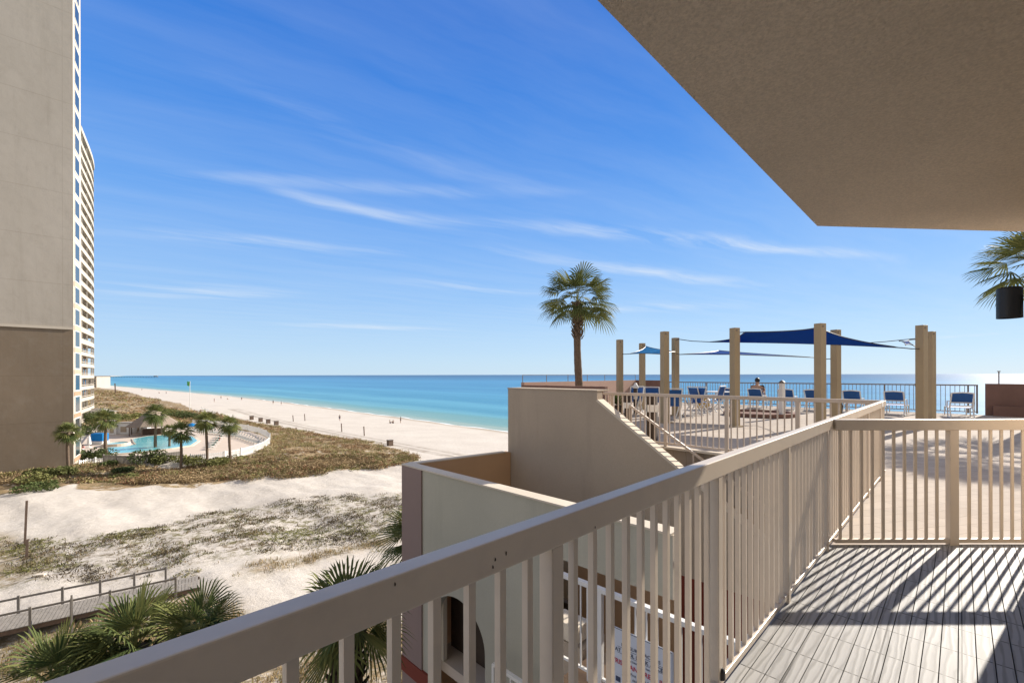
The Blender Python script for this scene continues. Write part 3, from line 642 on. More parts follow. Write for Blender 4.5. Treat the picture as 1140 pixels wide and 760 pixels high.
# lower railing glimpsed further down
r2 = thing('lower_stair_railing', 'short white railing end low between the balusters, left of the sign', 'railing', (*onsum(560, 6.6), -5.6))
q0 = Vector((*onsum(549, 6.6), -4.43)); q1 = Vector((*onsum(600, 6.6), -4.43))
MB().bar(q0, q1, .06, .05).build('top_rail', M['white'], r2)
for k in range(6): q = q0.lerp(q1, k/5); MB().bar(q, (q.x, q.y, -5.4), .03 if k % 5 else .05).build('post' if k % 5 == 0 else 'baluster', M['white'], r2)
# sign
def text_mesh(name, body, size, m, origin, parent, bold=0, ext=.0006):
    cu = bpy.data.curves.new(name, 'FONT'); cu.body = body; cu.size = size; cu.align_x = 'CENTER'; cu.align_y = 'CENTER'; cu.extrude = ext; cu.offset = bold
    o = bpy.data.objects.new(name, cu); col.objects.link(o)
    dg = bpy.context.evaluated_depsgraph_get(); me = bpy.data.meshes.new_from_object(o.evaluated_get(dg)); bpy.data.objects.remove(o)
    fr = Matrix((( Q, 0, -Q, origin.x), (-Q, 0, -Q, origin.y), (0, 1, 0, origin.z), (0, 0, 0, 1)))   # x along the rail, y up, facing the camera
    me.transform(fr); me.name = name; me.materials.clear(); me.materials.append(m)
    o = bpy.data.objects.new(name, me); col.objects.link(o); attach(o, parent); return o
M['sign_white'] = pm('sign_white', (.62, .66, .74), .4, .02, 2)
M['sign_red'] = pm('sign_red', (.50, .03, .07), .5, .03, 2)
M['sign_navy'] = pm('sign_navy', (.03, .05, .11), .5, .03, 2)
sg = thing('sign', 'white notice with red words WRISTBAND REQUIRED on the landing railing', 'sign', lpt(717, -3.1))
SW, SHt = .0, .0
sl = lpt(682.5, 0, -.06); sr = lpt(752, 0, -.06); wid = (sr-sl).length; cen = (sl+sr)/2
ztop = zat(694.5, 683, sl.y)
MB().slab(sl, XD, Z3, ED, [(0, ztop-.92), (wid, ztop-.92), (wid, ztop), (0, ztop)], .006).build('panel', M['sign_white'], sg, bevel=.001)
mb = MB(); f = sl-ED*.0025; b_ = .012
for q in ([(b_, ztop-.014), (wid-b_, ztop-.014), (wid-b_, ztop-.009), (b_, ztop-.009)], [(b_, ztop-.91), (b_+.004, ztop-.91), (b_+.004, ztop-.009), (b_, ztop-.009)], [(wid-b_-.004, ztop-.91), (wid-b_, ztop-.91), (wid-b_, ztop-.009), (wid-b_-.004, ztop-.009)]): mb.slab(f, XD, Z3, ED, q, .002)
mb.build('border', M['sign_navy'], sg)
tf = cen-ED*.0035
def line(body, dz, size, m, bold=0): text_mesh('lettering', body, size, m, Vector((tf.x, tf.y, ztop-dz)), sg, bold)
mb = MB(); mb.slab(f, XD, Z3, ED, [(wid*.5-.035, ztop-.085)]+[(wid*.5-.035*math.cos(a), ztop-.085+.055*math.sin(a)) for a in [math.pi*k/8 for k in range(1, 8)]]+[(wid*.5+.035, ztop-.085)], .002); mb.build('emblem', M['sign_red'], sg)
mb = MB(); mb.slab(f, XD, Z3, ED, [(wid*.5-.04, ztop-.125), (wid*.5+.04, ztop-.125), (wid*.5+.04, ztop-.09), (wid*.5-.04, ztop-.09)], .002); mb.build('emblem_base', M['sign_navy'], sg)
line('MEASURES  ACCESS', .165, .052, M['sign_navy']); line('AT POOL DECK ACCESS', .235, .056, M['sign_navy'], .0008)
line('please keep your bands on', .295, .035, M['sign_navy']); line('WRISTBAND REQUIRED', .365, .070, M['sign_red'], .0012)
line('For Pool & Patio Access', .435, .036, M['sign_navy']); line('GATES  AND  RECREATION', .49, .036, M['sign_navy']); line('Please  use  other  gate', .545, .036, M['sign_navy'])
mb = MB()
for z in (.2, .265): mb.slab(f, XD, Z3, ED, [(wid*.12, ztop-z), (wid*.88, ztop-z), (wid*.88, ztop-z+.003), (wid*.12, ztop-z+.003)], .002)
mb.build('rule_line', M['sign_navy'], sg)
mb = MB(); mb.slab(f, XD, Z3, ED, [(wid*.09, ztop-.585), (wid*.17, ztop-.585), (wid*.17, ztop-.53), (wid*.09, ztop-.53)], .002); mb.build('pictogram', M['sign_navy'], sg)

# wall lamp at the right edge
lc = At(1124, 337, 1.93)
l = thing('wall_lamp', 'black cylinder wall lamp under the soffit at the right edge', 'lamp', lc)
rr = .040; hh = .066
MB().lathe((lc.x, lc.y, lc.z-hh), [(rr*.9, .02), (rr, 0), (rr, 2*hh-.006), (rr-.006, 2*hh)], 40).build('lamp_shade', M['black'], l, smooth=False)
wp = lc+XD*.222+Vector((0, 0, .01))
MB().bar(lc+XD*.045+Vector((0, 0, .01)), wp, .034, .04).build('arm', M['black'], l)
MB().box(wp+XD*.001, (.014, .10, .13), XD).build('wall_plate', M['black'], l, bevel=.003)

# ================================================================== palms
def leaf(mb, hub, d, Rl, nseg=24, spread=2.1, droop=.3, fold=.25, tint=.5, r=None, wseg=1.0, web=.36):
    r = r or random
    d = Vector(d).normalized(); up = Vector((0, 0, 1))
    side = d.cross(up)
    if side.length < .1: side = Vector((1, 0, 0))
    side.normalize(); nrm = side.cross(d).normalized()
    tw = r.uniform(-.5, .5); side, nrm = side*math.cos(tw)+nrm*math.sin(tw), nrm*math.cos(tw)-side*math.sin(tw)
    for k in range(nseg):
        a = (k/(nseg-1)-.5)*2*spread*.5*2*.5*1.0
        a = (k/(nseg-1)-.5)*2*spread
        a *= .62
        L = Rl*(.72+.28*math.cos(a*.9))*r.uniform(.9, 1.06)
        dr = d*math.cos(a)+side*math.sin(a)
        dr = (dr-nrm*fold*abs(math.sin(a))).normalized()
        wid = L*math.sin(2*spread*.62/(nseg-1)/2)*wseg
        ps = dr.cross(nrm).normalized()
        p1 = hub+dr*L*web; p2 = hub+dr*L*.75+up*(-droop*L*.10); p3 = hub+dr*L*.97+up*(-droop*L*r.uniform(.25, .6))
        w1 = wid*web*1.0; w2 = wid*.34
        lift = nrm*(w1*.5)
        t = min(1, max(0, tint+r.uniform(-.18, .22)))
        mb.add([hub, p1-ps*w1+0*lift, p1+lift, p1+ps*w1, p2-ps*w2, p2+ps*w2, p3], [(0, 1, 2), (0, 2, 3), (1, 4, 2), (2, 4, 5), (2, 5, 3), (4, 6, 5)], (t, t, t))
def crown(mb, top, n, pet, Rl, nseg, rs, low=-60, high=80, droop=.3, dead=0, wseg=1.0):
    for k in range(n):
        f = (k+.5)/n; el = R(low+(high-low)*f**.9); az = k*2.39996+rs.uniform(-.25, .25)
        d = Vector((math.cos(az)*math.cos(el), math.sin(az)*math.cos(el), math.sin(el)))
        L = pet*rs.uniform(.8, 1.15); hub = top+d*L+Vector((0, 0, -.10*L*math.cos(el)))
        s_ = d.cross(Vector((0, 0, 1))).normalized()*.014
        tn = rs.uniform(.15, .6)*(1 if el > R(-20) else .9)
        mb.add([top-s_, top+s_, hub+s_*.6, hub-s_*.6], [(0, 1, 2, 3)], (.75, .75, .75))
        d2 = (d+Vector((0, 0, -.35*(1-f*.6)))).normalized()
        leaf(mb, hub, d2, Rl*rs.uniform(.85, 1.1), nseg, 2.0, droop, .25, tn, rs, wseg)
def palm(name, label, base, top, r0, r1, pet, Rl, n, nseg, seed, group=None, boots=False, low=-60, high=82, droop=.35, wseg=1.0, lean=0, bark=False):
    rs = random.Random(seed); base = Vector(base); top = Vector(top)
    p = thing(name, label, 'palm tree', base, 0, group)
    mb = MB(); pts = []; rad = []; K = 26
    ax = top-base
    for i in range(K+1):
        f = i/K; off = Vector((math.sin(f*3.0+seed)*.05, math.cos(f*2.3+seed)*.04, 0))*ax.length*.25*f*(1-f)*4
        rr_ = r0+(r1-r0)*f; rr_ *= (1.15-.15*min(1, f*12))*(1+.05*rs.uniform(-1, 1))
        if f > .8: rr_ *= 1+.35*math.sin((f-.8)/.2*math.pi)*.9
        pts.append(base+ax*f+off); rad.append(rr_)
    mb.tube(pts, rad, 10 if not boots else 14)
    mb.build('trunk', M['trunk'] if (not boots or bark) else M['boots'], p, smooth=not boots or bark)
    if boots:
        mb = MB()
        zt_ = top.z
        kk = 0; z = zt_
        while z > zt_-boots:
            az = kk*2.39996; rr_ = r0*1.0; c = Vector((top.x, top.y, z)); dv = Vector((math.cos(az), math.sin(az), 0))
            p0 = c+dv*rr_*.8-Vector((0, 0, .06)); p1 = c+dv*(rr_*1.55)+Vector((0, 0, .10)); q = dv.cross(Vector((0, 0, 1)))
            mb.add([p0-q*.055, p0+q*.055, p1+q*.022, p1-q*.022, p0-q*.04+dv*.05-Vector((0,0,.03)), p0+q*.04+dv*.05-Vector((0,0,.03)), p1+q*.014+dv*.012-Vector((0, 0, .02)), p1-q*.014+dv*.012-Vector((0, 0, .02))], [(0, 1, 2, 3), (7, 6, 5, 4), (0, 4, 5, 1), (1, 5, 6, 2), (2, 6, 7, 3), (3, 7, 4, 0)])
            kk += 1; z -= .022
        mb.build('leaf_bases', M['trunk'] if bark else M['boots'], p)
    mb = MB(); crown(mb, top, n, pet, Rl, nseg, rs, low, high, droop, wseg=wseg)
    mb.build('crown', M['frond'], p)
    return p
# palm of the pool deck
yb = 19.0
palm('palm_tree', 'tall green fan palm standing alone on the left of the pool deck against the sky', (At(646, 470, yb).x, yb, DK-.2), At(643, 336, yb), .175, .13, .92, .98, 46, 18, 3, low=-26, high=64, droop=.42, wseg=.95, boots=1.5, bark=True)
palm('palm_tree', 'palm whose fronds show behind the black lamp at the right edge', (At(1163, 470, 13.2).x, 13.2, DK-.2), At(1163, 297, 13.2), .18, .14, .9, .95, 42, 18, 8, low=-28, high=78, droop=.38, wseg=.95)
# palms below the balcony
low_palms = [('fan palm crown low at the left corner, bright leaves touching the railing', (62, 764), 6.2, 5, .62, .38, 20), ('fan palm crown with yellow green leaves left of the middle, beside the boardwalk', (150, 722), 6.6, 6, .66, .38, 20),
             ('dark fan palm crown spreading its leaves above the railing near the boardwalk end', (222, 706), 6.9, 12, .60, .32, 17), ('fan palm with a shaggy trunk right under the railing, left of the stair tower', (386, 692), 6.5, 9, .78, .36, 22),
             ('dark fan palm half hidden behind the stair tower pilaster', (470, 600), 11.2, 21, .85, .5, 26)]
for lab, (px, py), Y, sd_, Rl, pet, nl in low_palms:
    tp = At(px, py, Y)
    palm('palm_tree', lab, (tp.x+.15, Y+.1, gz(tp.x, Y)-.1), tp, .19, .17, pet, Rl, nl, 20, sd_, 'fan palms below the balcony', boots=2.2, low=-25, high=80, droop=.34, wseg=.95)

# ================================================================== pool deck furniture
pp = [(690, 378, None), (715, 382, None), (740, 369, None), (752, 376, None), (818, 365, None), (913, 360, None), (930.5, 367, None), (1026, 362, None), (1036, 369, None)]
plab = ['leftmost of the tan posts', 'second tan post from the left, thin and far, holding the light blue sail tip', 'tan post in front of the left pair of far posts, above the pool railing', 'tan post just right of the nearer left one, with the navy sail rope', 'tan post in the middle carrying the left corner of the navy sail', 'tallest tan post at the peak of the navy sail', 'tan post just right of the tallest one', 'thick tan post on the right between the last two loungers', 'tan post close behind the thick one on the right']
PT = 1.29; POSTS = []
for (px, py, _), lab in zip(pp, plab):
    Y = PT*F/(hor(px)-py); c = At(px, py, Y); POSTS.append(c)
    r_ = thing('shade_sail_post', lab if 'leftmost' not in lab else 'leftmost of the tan square posts carrying the shade sails', 'post', (c.x, Y, DK), 0, 'tan posts of the shade sails')
    MB().box((c.x, Y, (DK+PT)/2), (.19, .19, PT-DK), (math.cos(.35), math.sin(.35))).build('shaft', M['post'], r_, bevel=.006)
    MB().box((c.x, Y, DK+.012), (.34, .34, .03), (math.cos(.35), math.sin(.35))).build('base_plate', M['post'], r_)
    MB().lathe((c.x, Y-.1, PT-.10), [(.012, 0), (.03, .01), (.03, .03), (.012, .04)], 8).build('eye_bolt', M['grey_rail'], r_)
def onpost(i, py, off=0): Y = POSTS[i].y; px = pp[i][0]; p = At(px, py, Y); return p
def sail(name, label, corners, anchors, m, cat='shade sail', sag=.11, n=22):
    r_ = thing(name, label, cat, corners[0], 0, 'shade sails over the pool deck')
    c = [Vector(p) for p in corners]; k = len(c); cen = sum(c, Vector())/k
    mb = MB(); vs = []; fs = []
    A, B, C, D = c
    for i in range(n+1):
        for j in range(n+1):
            u, v_ = i/n, j/n
            # pull the edges inwards (catenary cut)
            p = A*(1-u)*(1-v_)+B*u*(1-v_)+C*u*v_+D*(1-u)*v_
            eu = 4*u*(1-u); ev = 4*v_*(1-v_)
            ab = A*(1-u)+B*u; dc = D*(1-u)+C*u; ad = A*(1-v_)+D*v_; bc = B*(1-v_)+C*v_
            p = p+(dc-ab)*sag*eu*(1-2*v_)*1.0*(1)+(bc-ad)*sag*ev*(1-2*u)
            vs.append(p)
    for i in range(n):
        for j in range(n): a = i*(n+1)+j; fs.append((a, a+n+1, a+n+2, a+1))
    vs2 = vs+[p-Vector((0, 0, .004)) for p in vs]; N_ = len(vs)
    fs2 = fs+[tuple(x+N_ for x in f[::-1]) for f in fs]
    mb.add(vs2, fs2); mb.build('fabric', m, r_, smooth=True)
    for cc_, an in zip(c, anchors):
        if an is not None and (an-cc_).length > .05: MB().tube([cc_, (cc_+an)/2-Vector((0, 0, .02*(an-cc_).length)), an], .014, 6).build('rope', M['rope'], r_)
    mbb = MB()
    ring = [vs[i*(n+1)] for i in range(n+1)]+[vs[n*(n+1)+j] for j in range(1, n+1)]+[vs[i*(n+1)+n] for i in range(n-1, -1, -1)]+[vs[j] for j in range(n-1, 0, -1)]
    mbb.tube(ring+[ring[0]], .014, 5, cap=False); mbb.build('edge_cord', M['rope'], r_)
    return r_
# navy sail: far left low, left post high, tall post, right post low
a1 = onpost(3, 377); a2 = onpost(4, 370); a3 = onpost(6, 371); a4 = onpost(7, 388)
pk = onpost(5, 364)
sail('shade_sail', 'large navy blue shade sail stretched high between the middle and right posts', [At(790, 380.5, 14.8), At(830, 369.5, 12.6), At(910, 364.5, 11.6), At(1004, 387, 11.7)], [a1, a2, pk, a4], M['sail_navy'], sag=.09)
b1 = onpost(0, 394); b2 = onpost(1, 384); b3 = onpost(2, 389)
sail('shade_sail', 'small bright blue shade sail at the left end between the three left posts', [At(701, 393.8, 16.4), At(719, 385.2, 18.0), At(752, 391.5, 15.6), At(741, 394.2, 13.9)], [b1, b2, onpost(3, 391.5), b3], M['sail_blue'], sag=.10)
sail('shade_sail', 'lower narrow navy shade sail behind the large one, ending in a rope at the right', [At(757, 394.5, 15.5), At(800, 390, 17.0), At(906, 397.8, 15.0), At(815, 394.2, 13.2)], [onpost(3, 393), None, onpost(6, 399), onpost(4, 393)], M['sail_navy'], sag=.08)
sail('shade_sail', 'small dark sail tip with a loose rope hanging between the right posts', [At(1003, 379.5, 13.6), At(1012, 378.2, 14.2), At(1017, 384.3, 13.2), At(1008, 384.3, 12.6)], [At(1001, 379.5, 13.6), onpost(8, 376), onpost(7, 388), None], M['sail_navy'], sag=.2, n=8)
tag(MB().tube([onpost(6, 384), onpost(6, 382.5).lerp(onpost(8, 376), .5)-Vector((0, 0, .03)), onpost(8, 375)], .012, 6).build('guy_rope', M['rope']), 'thin dark rope running from the middle right post to the farthest right post', 'rope')

# sun lounger with raised back, built at the origin facing +x (towards its foot)
def make_lounger(label, sl, fr, cat='sun lounger'):
    o = thing('sun_lounger', label, cat)
    mb = MB()
    for s_ in (-1, 1):
        y = s_*.30
        mb.tube([(0, y, .36), (1.25, y, .36), (1.32, y, .33), (1.34, y, .02)], .022, 6)
        mb.tube([(.55, y, .36), (.5, y, .02)], .022, 6); mb.tube([(-.02, y, .36), (-.28, y, .02)], .022, 6)
        mb.tube([(-.28, y, .02), (.5, y, .02)], .016, 6)
        mb.tube([(.02, y, .36), (-.34, y*.95, .92)], .024, 6); mb.tube([(-.18, y, .62), (.34, y*1.1, .60), (.42, y*1.1, .36)], .022, 6)
    mb.tube([(-.34, -.28, .92), (-.35, 0, .945), (-.34, .28, .92)], .024, 6); mb.tube([(1.32, -.3, .33), (1.32, .3, .33)], .02, 6)
    mb.tube([(-.06, -.3, .45), (-.06, .3, .45)], .02, 6); mb.tube([(-.28, -.3, .05), (-.28, .3, .05)], .02, 6); mb.tube([(-.13, -.3, .57), (-.13, .3, .57)], .018, 6)
    mb.build('frame', fr, o)
    d = Vector((-.36, 0, .56)); MB().slab((.03, -.27, .40), Vector((0, 1, 0)), d.normalized(), Vector((1, 0, .64)).normalized(), [(0, 0.17), (.54, 0.17), (.54, .62), (0, .62)], .012).build('back_sling', sl, o)
    MB().box((.66, 0, .372), (1.2, .54, .012)).build('seat_sling', sl, o)
    return o
def put(o, x, y, z, rz): o.location = (x, y, z); o.rotation_euler = (0, 0, rz)
lx = [(811, 'blue sling lounger just left of the middle sail post', 0), (842, 'blue lounger with a dark haired person in it', 0), (876, 'blue lounger right of the white bollard', .05), (906, 'blue lounger seen just left of the tallest sail post', -.05), (949, 'blue lounger above the corner where the two railings meet', 0), (996, 'blue lounger left of the thick right post', -.02), (1070, 'rightmost blue lounger, beside the dark brown wall', .12)]
L0 = None; LO = []
for px, lab, dr in lx:
    if L0 is None: L0 = make_lounger(lab, M['sling'], M['white_plastic']); o = L0
    else: o = copy_tree(L0); o['label'] = lab
    o['group'] = 'blue loungers facing the sea'
    x, y = onsum(px, 29.3); put(o, x, y, DK, R(45)+dr); LO.append(o); o.scale = (.9,)*3
# loungers, chairs and tables on the left half of the pool deck
def make_chair(label):
    o = thing('patio_chair', label, 'chair')
    mb = MB()
    for s_ in (-1, 1):
        y = s_*.25
        mb.tube([(-.22, y, 0), (.05, y, .42), (.22, y*1.1, .64), (-.2, y*1.1, .66)], .02, 6); mb.tube([(.25, y, 0), (-.18, y, .45), (-.34, y, 1.0)], .02, 6)
    mb.tube([(-.34, -.25, 1.0), (-.34, .25, 1.0)], .02, 6); mb.tube([(.22, -.27, .44), (.22, .27, .44)], .018, 6)
    mb.build('frame', M['white_plastic'], o)
    MB().slab((-.17, -.23, .46), Vector((0, 1, 0)), Vector((-.16, 0, .54)).normalized(), Vector((1, 0, .3)).normalized(), [(0, 0), (.46, 0), (.46, .52), (0, .52)], .012).build('back_sling', M['sling'], o)
    MB().box((.03, 0, .445), (.42, .46, .012)).build('seat_sling', M['sling'], o)
    return o
C0 = make_chair('blue sling patio chair with its back turned, behind the fourth post from the left')
x, y = U(748, 467, DK)[:2]; put(C0, x, y, DK, R(80)); C0['group'] = 'patio chairs'
for px, py, rz, lab in [(772, 462, 200, 'folding patio chair right of the white framed table, seen from the side'), (779, 461, 20, 'second patio chair behind the side turned one'), (706, 459, 95, 'patio chair with a dark back between the two left posts'), (728, 461, 60, 'patio chair left of the nearer tan post'), (795, 458, 130, 'patio chair near the middle post, facing left')]:
    o = copy_tree(C0); o['label'] = lab; x, y = U(px, py, DK)[:2]; put(o, x, y, DK, R(rz))
def make_table(label, x, y, r=.5):
    o = thing('patio_table', label, 'table'); MB().lathe((0, 0, .70), [(r, 0), (r, .03), (r-.02, .035)], 24).build('table_top', M['white_plastic'], o)
    mb = MB()
    for k in range(4): a = k*math.pi/2+.4; mb.tube([(math.cos(a)*.12, math.sin(a)*.12, .70), (math.cos(a)*r*.75, math.sin(a)*r*.75, 0)], .02, 6)
    mb.build('legs', M['white_plastic'], o); o['group'] = 'white patio tables'; o.location = (x, y, DK); return o
for px, py, lab in [(762, 464, 'round white patio table beside the blue chair'), (716, 461, 'round white patio table between the left posts'), (800, 455, 'round white patio table farther off near the sea railing')]:
    x, y = U(px, py, DK)[:2]; make_table(lab, x, y)
# cushion bits: yellow towel, small things
x, y = U(783, 455, DK)[:2]; tag(MB().box((x, y, DK+.5), (.5, .35, .10), (1, .3)).box((x, y, DK+.24), (.4, .3, .42), (1, .3)).build('towel_stool', pm('yellow_towel', (.55, .36, .10), .9, .15, 8), bevel=.02), 'low stool with a yellow towel near the patio chairs', 'stool')
# dark posts with white plates near the stairs
for px, py, hh_, lab, w_ in [(726, 492, 1.05, 'thick dark brown box post with a white plate, nearest behind the stairwell railing', .20), (699, 477, .95, 'dark brown box post with a grey plate at the far left behind the railing', .17), (707.5, 461, .95, 'narrow dark post with a white ball cap behind the box posts', .13)]:
    c = U(px, py, DK); o = thing('bin_post', lab, 'bin', (c.x, c.y, DK))
    MB().box((c.x, c.y, DK+hh_/2), (w_, w_*.8, hh_), (1, -.6)).build('body', M['dark_brown'], o, bevel=.008)
    MB().box((c.x-.02, c.y-w_*.6, DK+hh_-.32), (w_*1.15, .012, .15), (1, -.25)).build('plate', M['white'], o)
    if 'ball' in lab: MB().lathe((c.x, c.y, DK+hh_), [(.10, 0), (.11, .06), (.06, .13), (.05, .16), (.02, .2)], 12).build('cap', M['white'], o, smooth=True)
# white bollard
c = U(870.5, 465, DK); o = thing('bollard', 'white square bollard with a rounded cap in the middle of the pool deck', 'bollard', (c.x, c.y, DK))
hb = zat(426.5, 870, c.y)-DK
MB().box((c.x, c.y, DK+hb/2), (.14, .14, hb), (1, .4)).build('shaft', M['white'], o, bevel=.01)
MB().lathe((c.x, c.y, DK+hb), [(.095, 0), (.10, .03), (.06, .07), (.02, .10)], 14).build('cap', M['grey_rail'], o)
# round dark lid of a bin and a low dark ring added for the sails' shade
c = U(931, 461, DK); o = thing('round_bin', 'round dark bin beside the right middle post', 'bin', (c.x, c.y, DK))
MB().lathe((c.x, c.y, DK), [(.16, 0), (.20, .3), (.17, .42), (.08, .48)], 18).build('body', M['dark_brown'], o, smooth=True)
MB().box((c.x-.05, c.y-.2, DK+.22), (.09, .02, .12), (1, 0)).build('plate', M['white'], o)
c = U(845, 462, DK); o = thing('shade_ring', 'low dark ring added as sail shade on the pool deck behind the middle post', 'tub', (c.x, c.y, DK))
MB().lathe((c.x, c.y, DK), [(1.15, 0), (1.15, .12), (.98, .13), (.95, .05)], 40).build('rim', M['brown_shade_wall'], o)
c = onsum(1021.5, 31); o = thing('beach_shower', 'thin black pole left of the thick right post', 'pole', (*c, DK))
MB().bar((*c, DK), (*c, DK+.98), .07).build('shaft', M['black'], o); MB().box((*c, DK+1.05), (.11, .11, .1)).build('head', M['black'], o)
c = U(686, 462, DK); o = thing('potted_plant', 'small dark green plant behind the railing at the left end of the pool deck', 'plant', (c.x, c.y, DK))
MB().lathe((c.x, c.y, DK), [(.15, 0), (.2, .35), (.17, .36)], 12).build('pot', M['dark_brown'], o)
mb = MB(); rs = random.Random(4)
for k in range(90):
    a = rs.uniform(0, 6.3); el = rs.uniform(.1, 1.4); d = Vector((math.cos(a)*math.cos(el), math.sin(a)*math.cos(el), math.sin(el))); p = Vector((c.x, c.y, DK+.38)); q = d.cross(Vector((0, 0, 1))).normalized()*.03
    L = rs.uniform(.2, .5); mb.add([p-q*.2, p+q*.2, p+d*L*.6+q, p+d*L, p+d*L*.6-q], [(0, 1, 2, 3, 4)], (.2, .2, .2))
mb.build('leaves', M['frond'], o)

# ================================================================== people
def body_mesh(name, joints, edges, radii, levels=1):
    me = bpy.data.meshes.new(name); me.from_pydata(joints, edges, []); o = bpy.data.objects.new(name, me); col.objects.link(o)
    sk = o.modifiers.new('s', 'SKIN'); sk.use_smooth_shade = True; o.modifiers.new('u', 'SUBSURF').levels = levels
    for i, r_ in enumerate(radii): me.skin_vertices[0].data[i].radius = r_ if hasattr(r_, '__len__') else (r_, r_)
    me.skin_vertices[0].data[0].use_root = True
    dg = bpy.context.evaluated_depsgraph_get(); dg.update(); ev = o.evaluated_get(dg); out = bpy.data.meshes.new_from_object(ev); bpy.data.objects.remove(o); out.name = name
    return out
# joints: 0 pelvis 1 waist 2 chest 3 neck 4 headlow 5 headtop | 6 shL 7 elL 8 wrL 9 haL | 10.. R | 14 hipL 15 knL 16 anL 17 toeL | 18.. R
E_ = [(0, 1), (1, 2), (2, 3), (3, 4), (4, 5), (2, 6), (6, 7), (7, 8), (8, 9), (2, 10), (10, 11), (11, 12), (12, 13), (0, 14), (14, 15), (15, 16), (16, 17), (0, 18), (18, 19), (19, 20), (20, 21)]
RAD = [(.13, .10), (.12, .09), (.15, .10), .055, .085, .085, .065, .045, .03, .035, .065, .045, .03, .035, .085, .06, .042, .035, .085, .06, .042, .035]
def pose(kind):
    if kind == 'stand':
        return [(0, 0, .93), (0, 0, 1.1), (0, 0, 1.33), (0, .0, 1.5), (0, .02, 1.6), (0, .02, 1.70), (-.19, 0, 1.40), (-.24, .0, 1.12), (-.24, .06, .88), (-.24, .09, .79), (.19, 0, 1.40), (.24, 0, 1.12), (.24, .06, .88), (.24, .09, .79),
                (-.10, 0, .86), (-.11, .02, .48), (-.11, 0, .08), (-.11, .15, .03), (.10, 0, .86), (.11, .02, .48), (.11, 0, .08), (.11, .15, .03)]
    if kind == 'walk':
        return [(0, 0, .92), (0, .01, 1.09), (0, .03, 1.32), (0, .05, 1.49), (0, .08, 1.59), (0, .08, 1.69), (-.19, .03, 1.39), (-.23, -.10, 1.13), (-.23, -.08, .9), (-.23, -.06, .82), (.19, .03, 1.39), (.23, .14, 1.14), (.23, .28, .95), (.23, .33, .88),
                (-.10, 0, .86), (-.11, .22, .50), (-.11, .26, .09), (-.11, .40, .05), (.10, 0, .86), (.11, -.08, .47), (.11, -.36, .14), (.11, -.26, .03)]
    return [(0, 0, .14), (0, -.06, .30), (0, -.10, .50), (0, -.06, .66), (0, -.02, .76), (0, -.02, .86), (-.19, -.09, .56), (-.24, .12, .42), (-.16, .30, .42), (-.13, .37, .42), (.19, -.09, .56), (.24, .12, .42), (.16, .30, .42), (.13, .37, .42),
            (-.10, .05, .13), (-.12, .42, .42), (-.11, .62, .08), (-.11, .76, .04), (.10, .05, .13), (.12, .42, .42), (.11, .62, .08), (.11, .76, .04)]
PM = {}
for kd in ('stand', 'walk', 'sit'):
    J = pose(kd); PM[kd] = body_mesh('body', J, E_, RAD, 1); PM[kd].materials.append(M['skin'])
    # shirt and shorts follow the body
    ti = [0, 1, 2, 6, 7, 10, 11]; te = [(0, 1), (1, 2), (2, 3), (3, 4), (2, 5), (5, 6)]
    jj = [Vector(J[i]) for i in ti]; jj[4] = jj[3].lerp(jj[4], .6); jj[6] = jj[5].lerp(jj[6], .6)
    PM[kd+'shirt'] = body_mesh('shirt', jj, te, [(.15, .12), (.14, .11), (.17, .12), .082, .06, .082, .06], 1)
    ti = [0, 14, 15, 18, 19]; jj = [Vector(J[i]) for i in ti]; jj[2] = jj[1].lerp(jj[2], .65); jj[4] = jj[3].lerp(jj[4], .65)
    PM[kd+'shorts'] = body_mesh('shorts', jj, [(0, 1), (1, 2), (0, 3), (3, 4)], [(.15, .12), .11, .09, .11, .09], 1)
    hd = Vector(J[5]); hb_ = MB(); hb_.lathe((hd.x, hd.y-.015, hd.z-.06), [(.095, -.03), (.102, .04), (.085, .10), (.045, .14), (.01, .15)], 12); ho = hb_.build('hair', M['black'], smooth=True); PM[kd+'hair'] = ho.data; bpy.data.objects.remove(ho)
    fb_ = MB(); fb_.lathe((hd.x, hd.y+.085, hd.z-.055), [(.008, 0), (.016, .01), (.01, .03), (.004, .05)], 6)
    for sx_ in (-1, 1): fb_.lathe((hd.x+sx_*.095, hd.y, hd.z-.05), [(.01, 0), (.018, .02), (.012, .045)], 6)
    ho = fb_.build('face', M['skin'], smooth=True); PM[kd+'face'] = ho.data; bpy.data.objects.remove(ho)
CL = {k: pm('cloth_'+k, c, .85, .08, 9) for k, c in {'navy': (.03, .05, .12), 'red': (.45, .05, .04), 'white': (.7, .7, .68), 'black': (.02, .02, .025), 'teal': (.05, .25, .28), 'khaki': (.35, .28, .18), 'pink': (.55, .2, .25)}.items()}
def person(label, loc, rz, kind='stand', shirt='navy', shorts='khaki', group=None):
    o = thing('person', label, 'person', (0, 0, 0), 0, group)
    for part, mk in (('', None), ('shirt', shirt), ('shorts', shorts), ('hair', None)):
        me = PM[kind+part]
        if mk: me = me.copy(); me.materials.clear(); me.materials.append(CL[mk])
        c = bpy.data.objects.new(part or 'body', me); col.objects.link(c); c.parent = o
    o.location = loc; o.rotation_euler = (0, 0, rz); return o
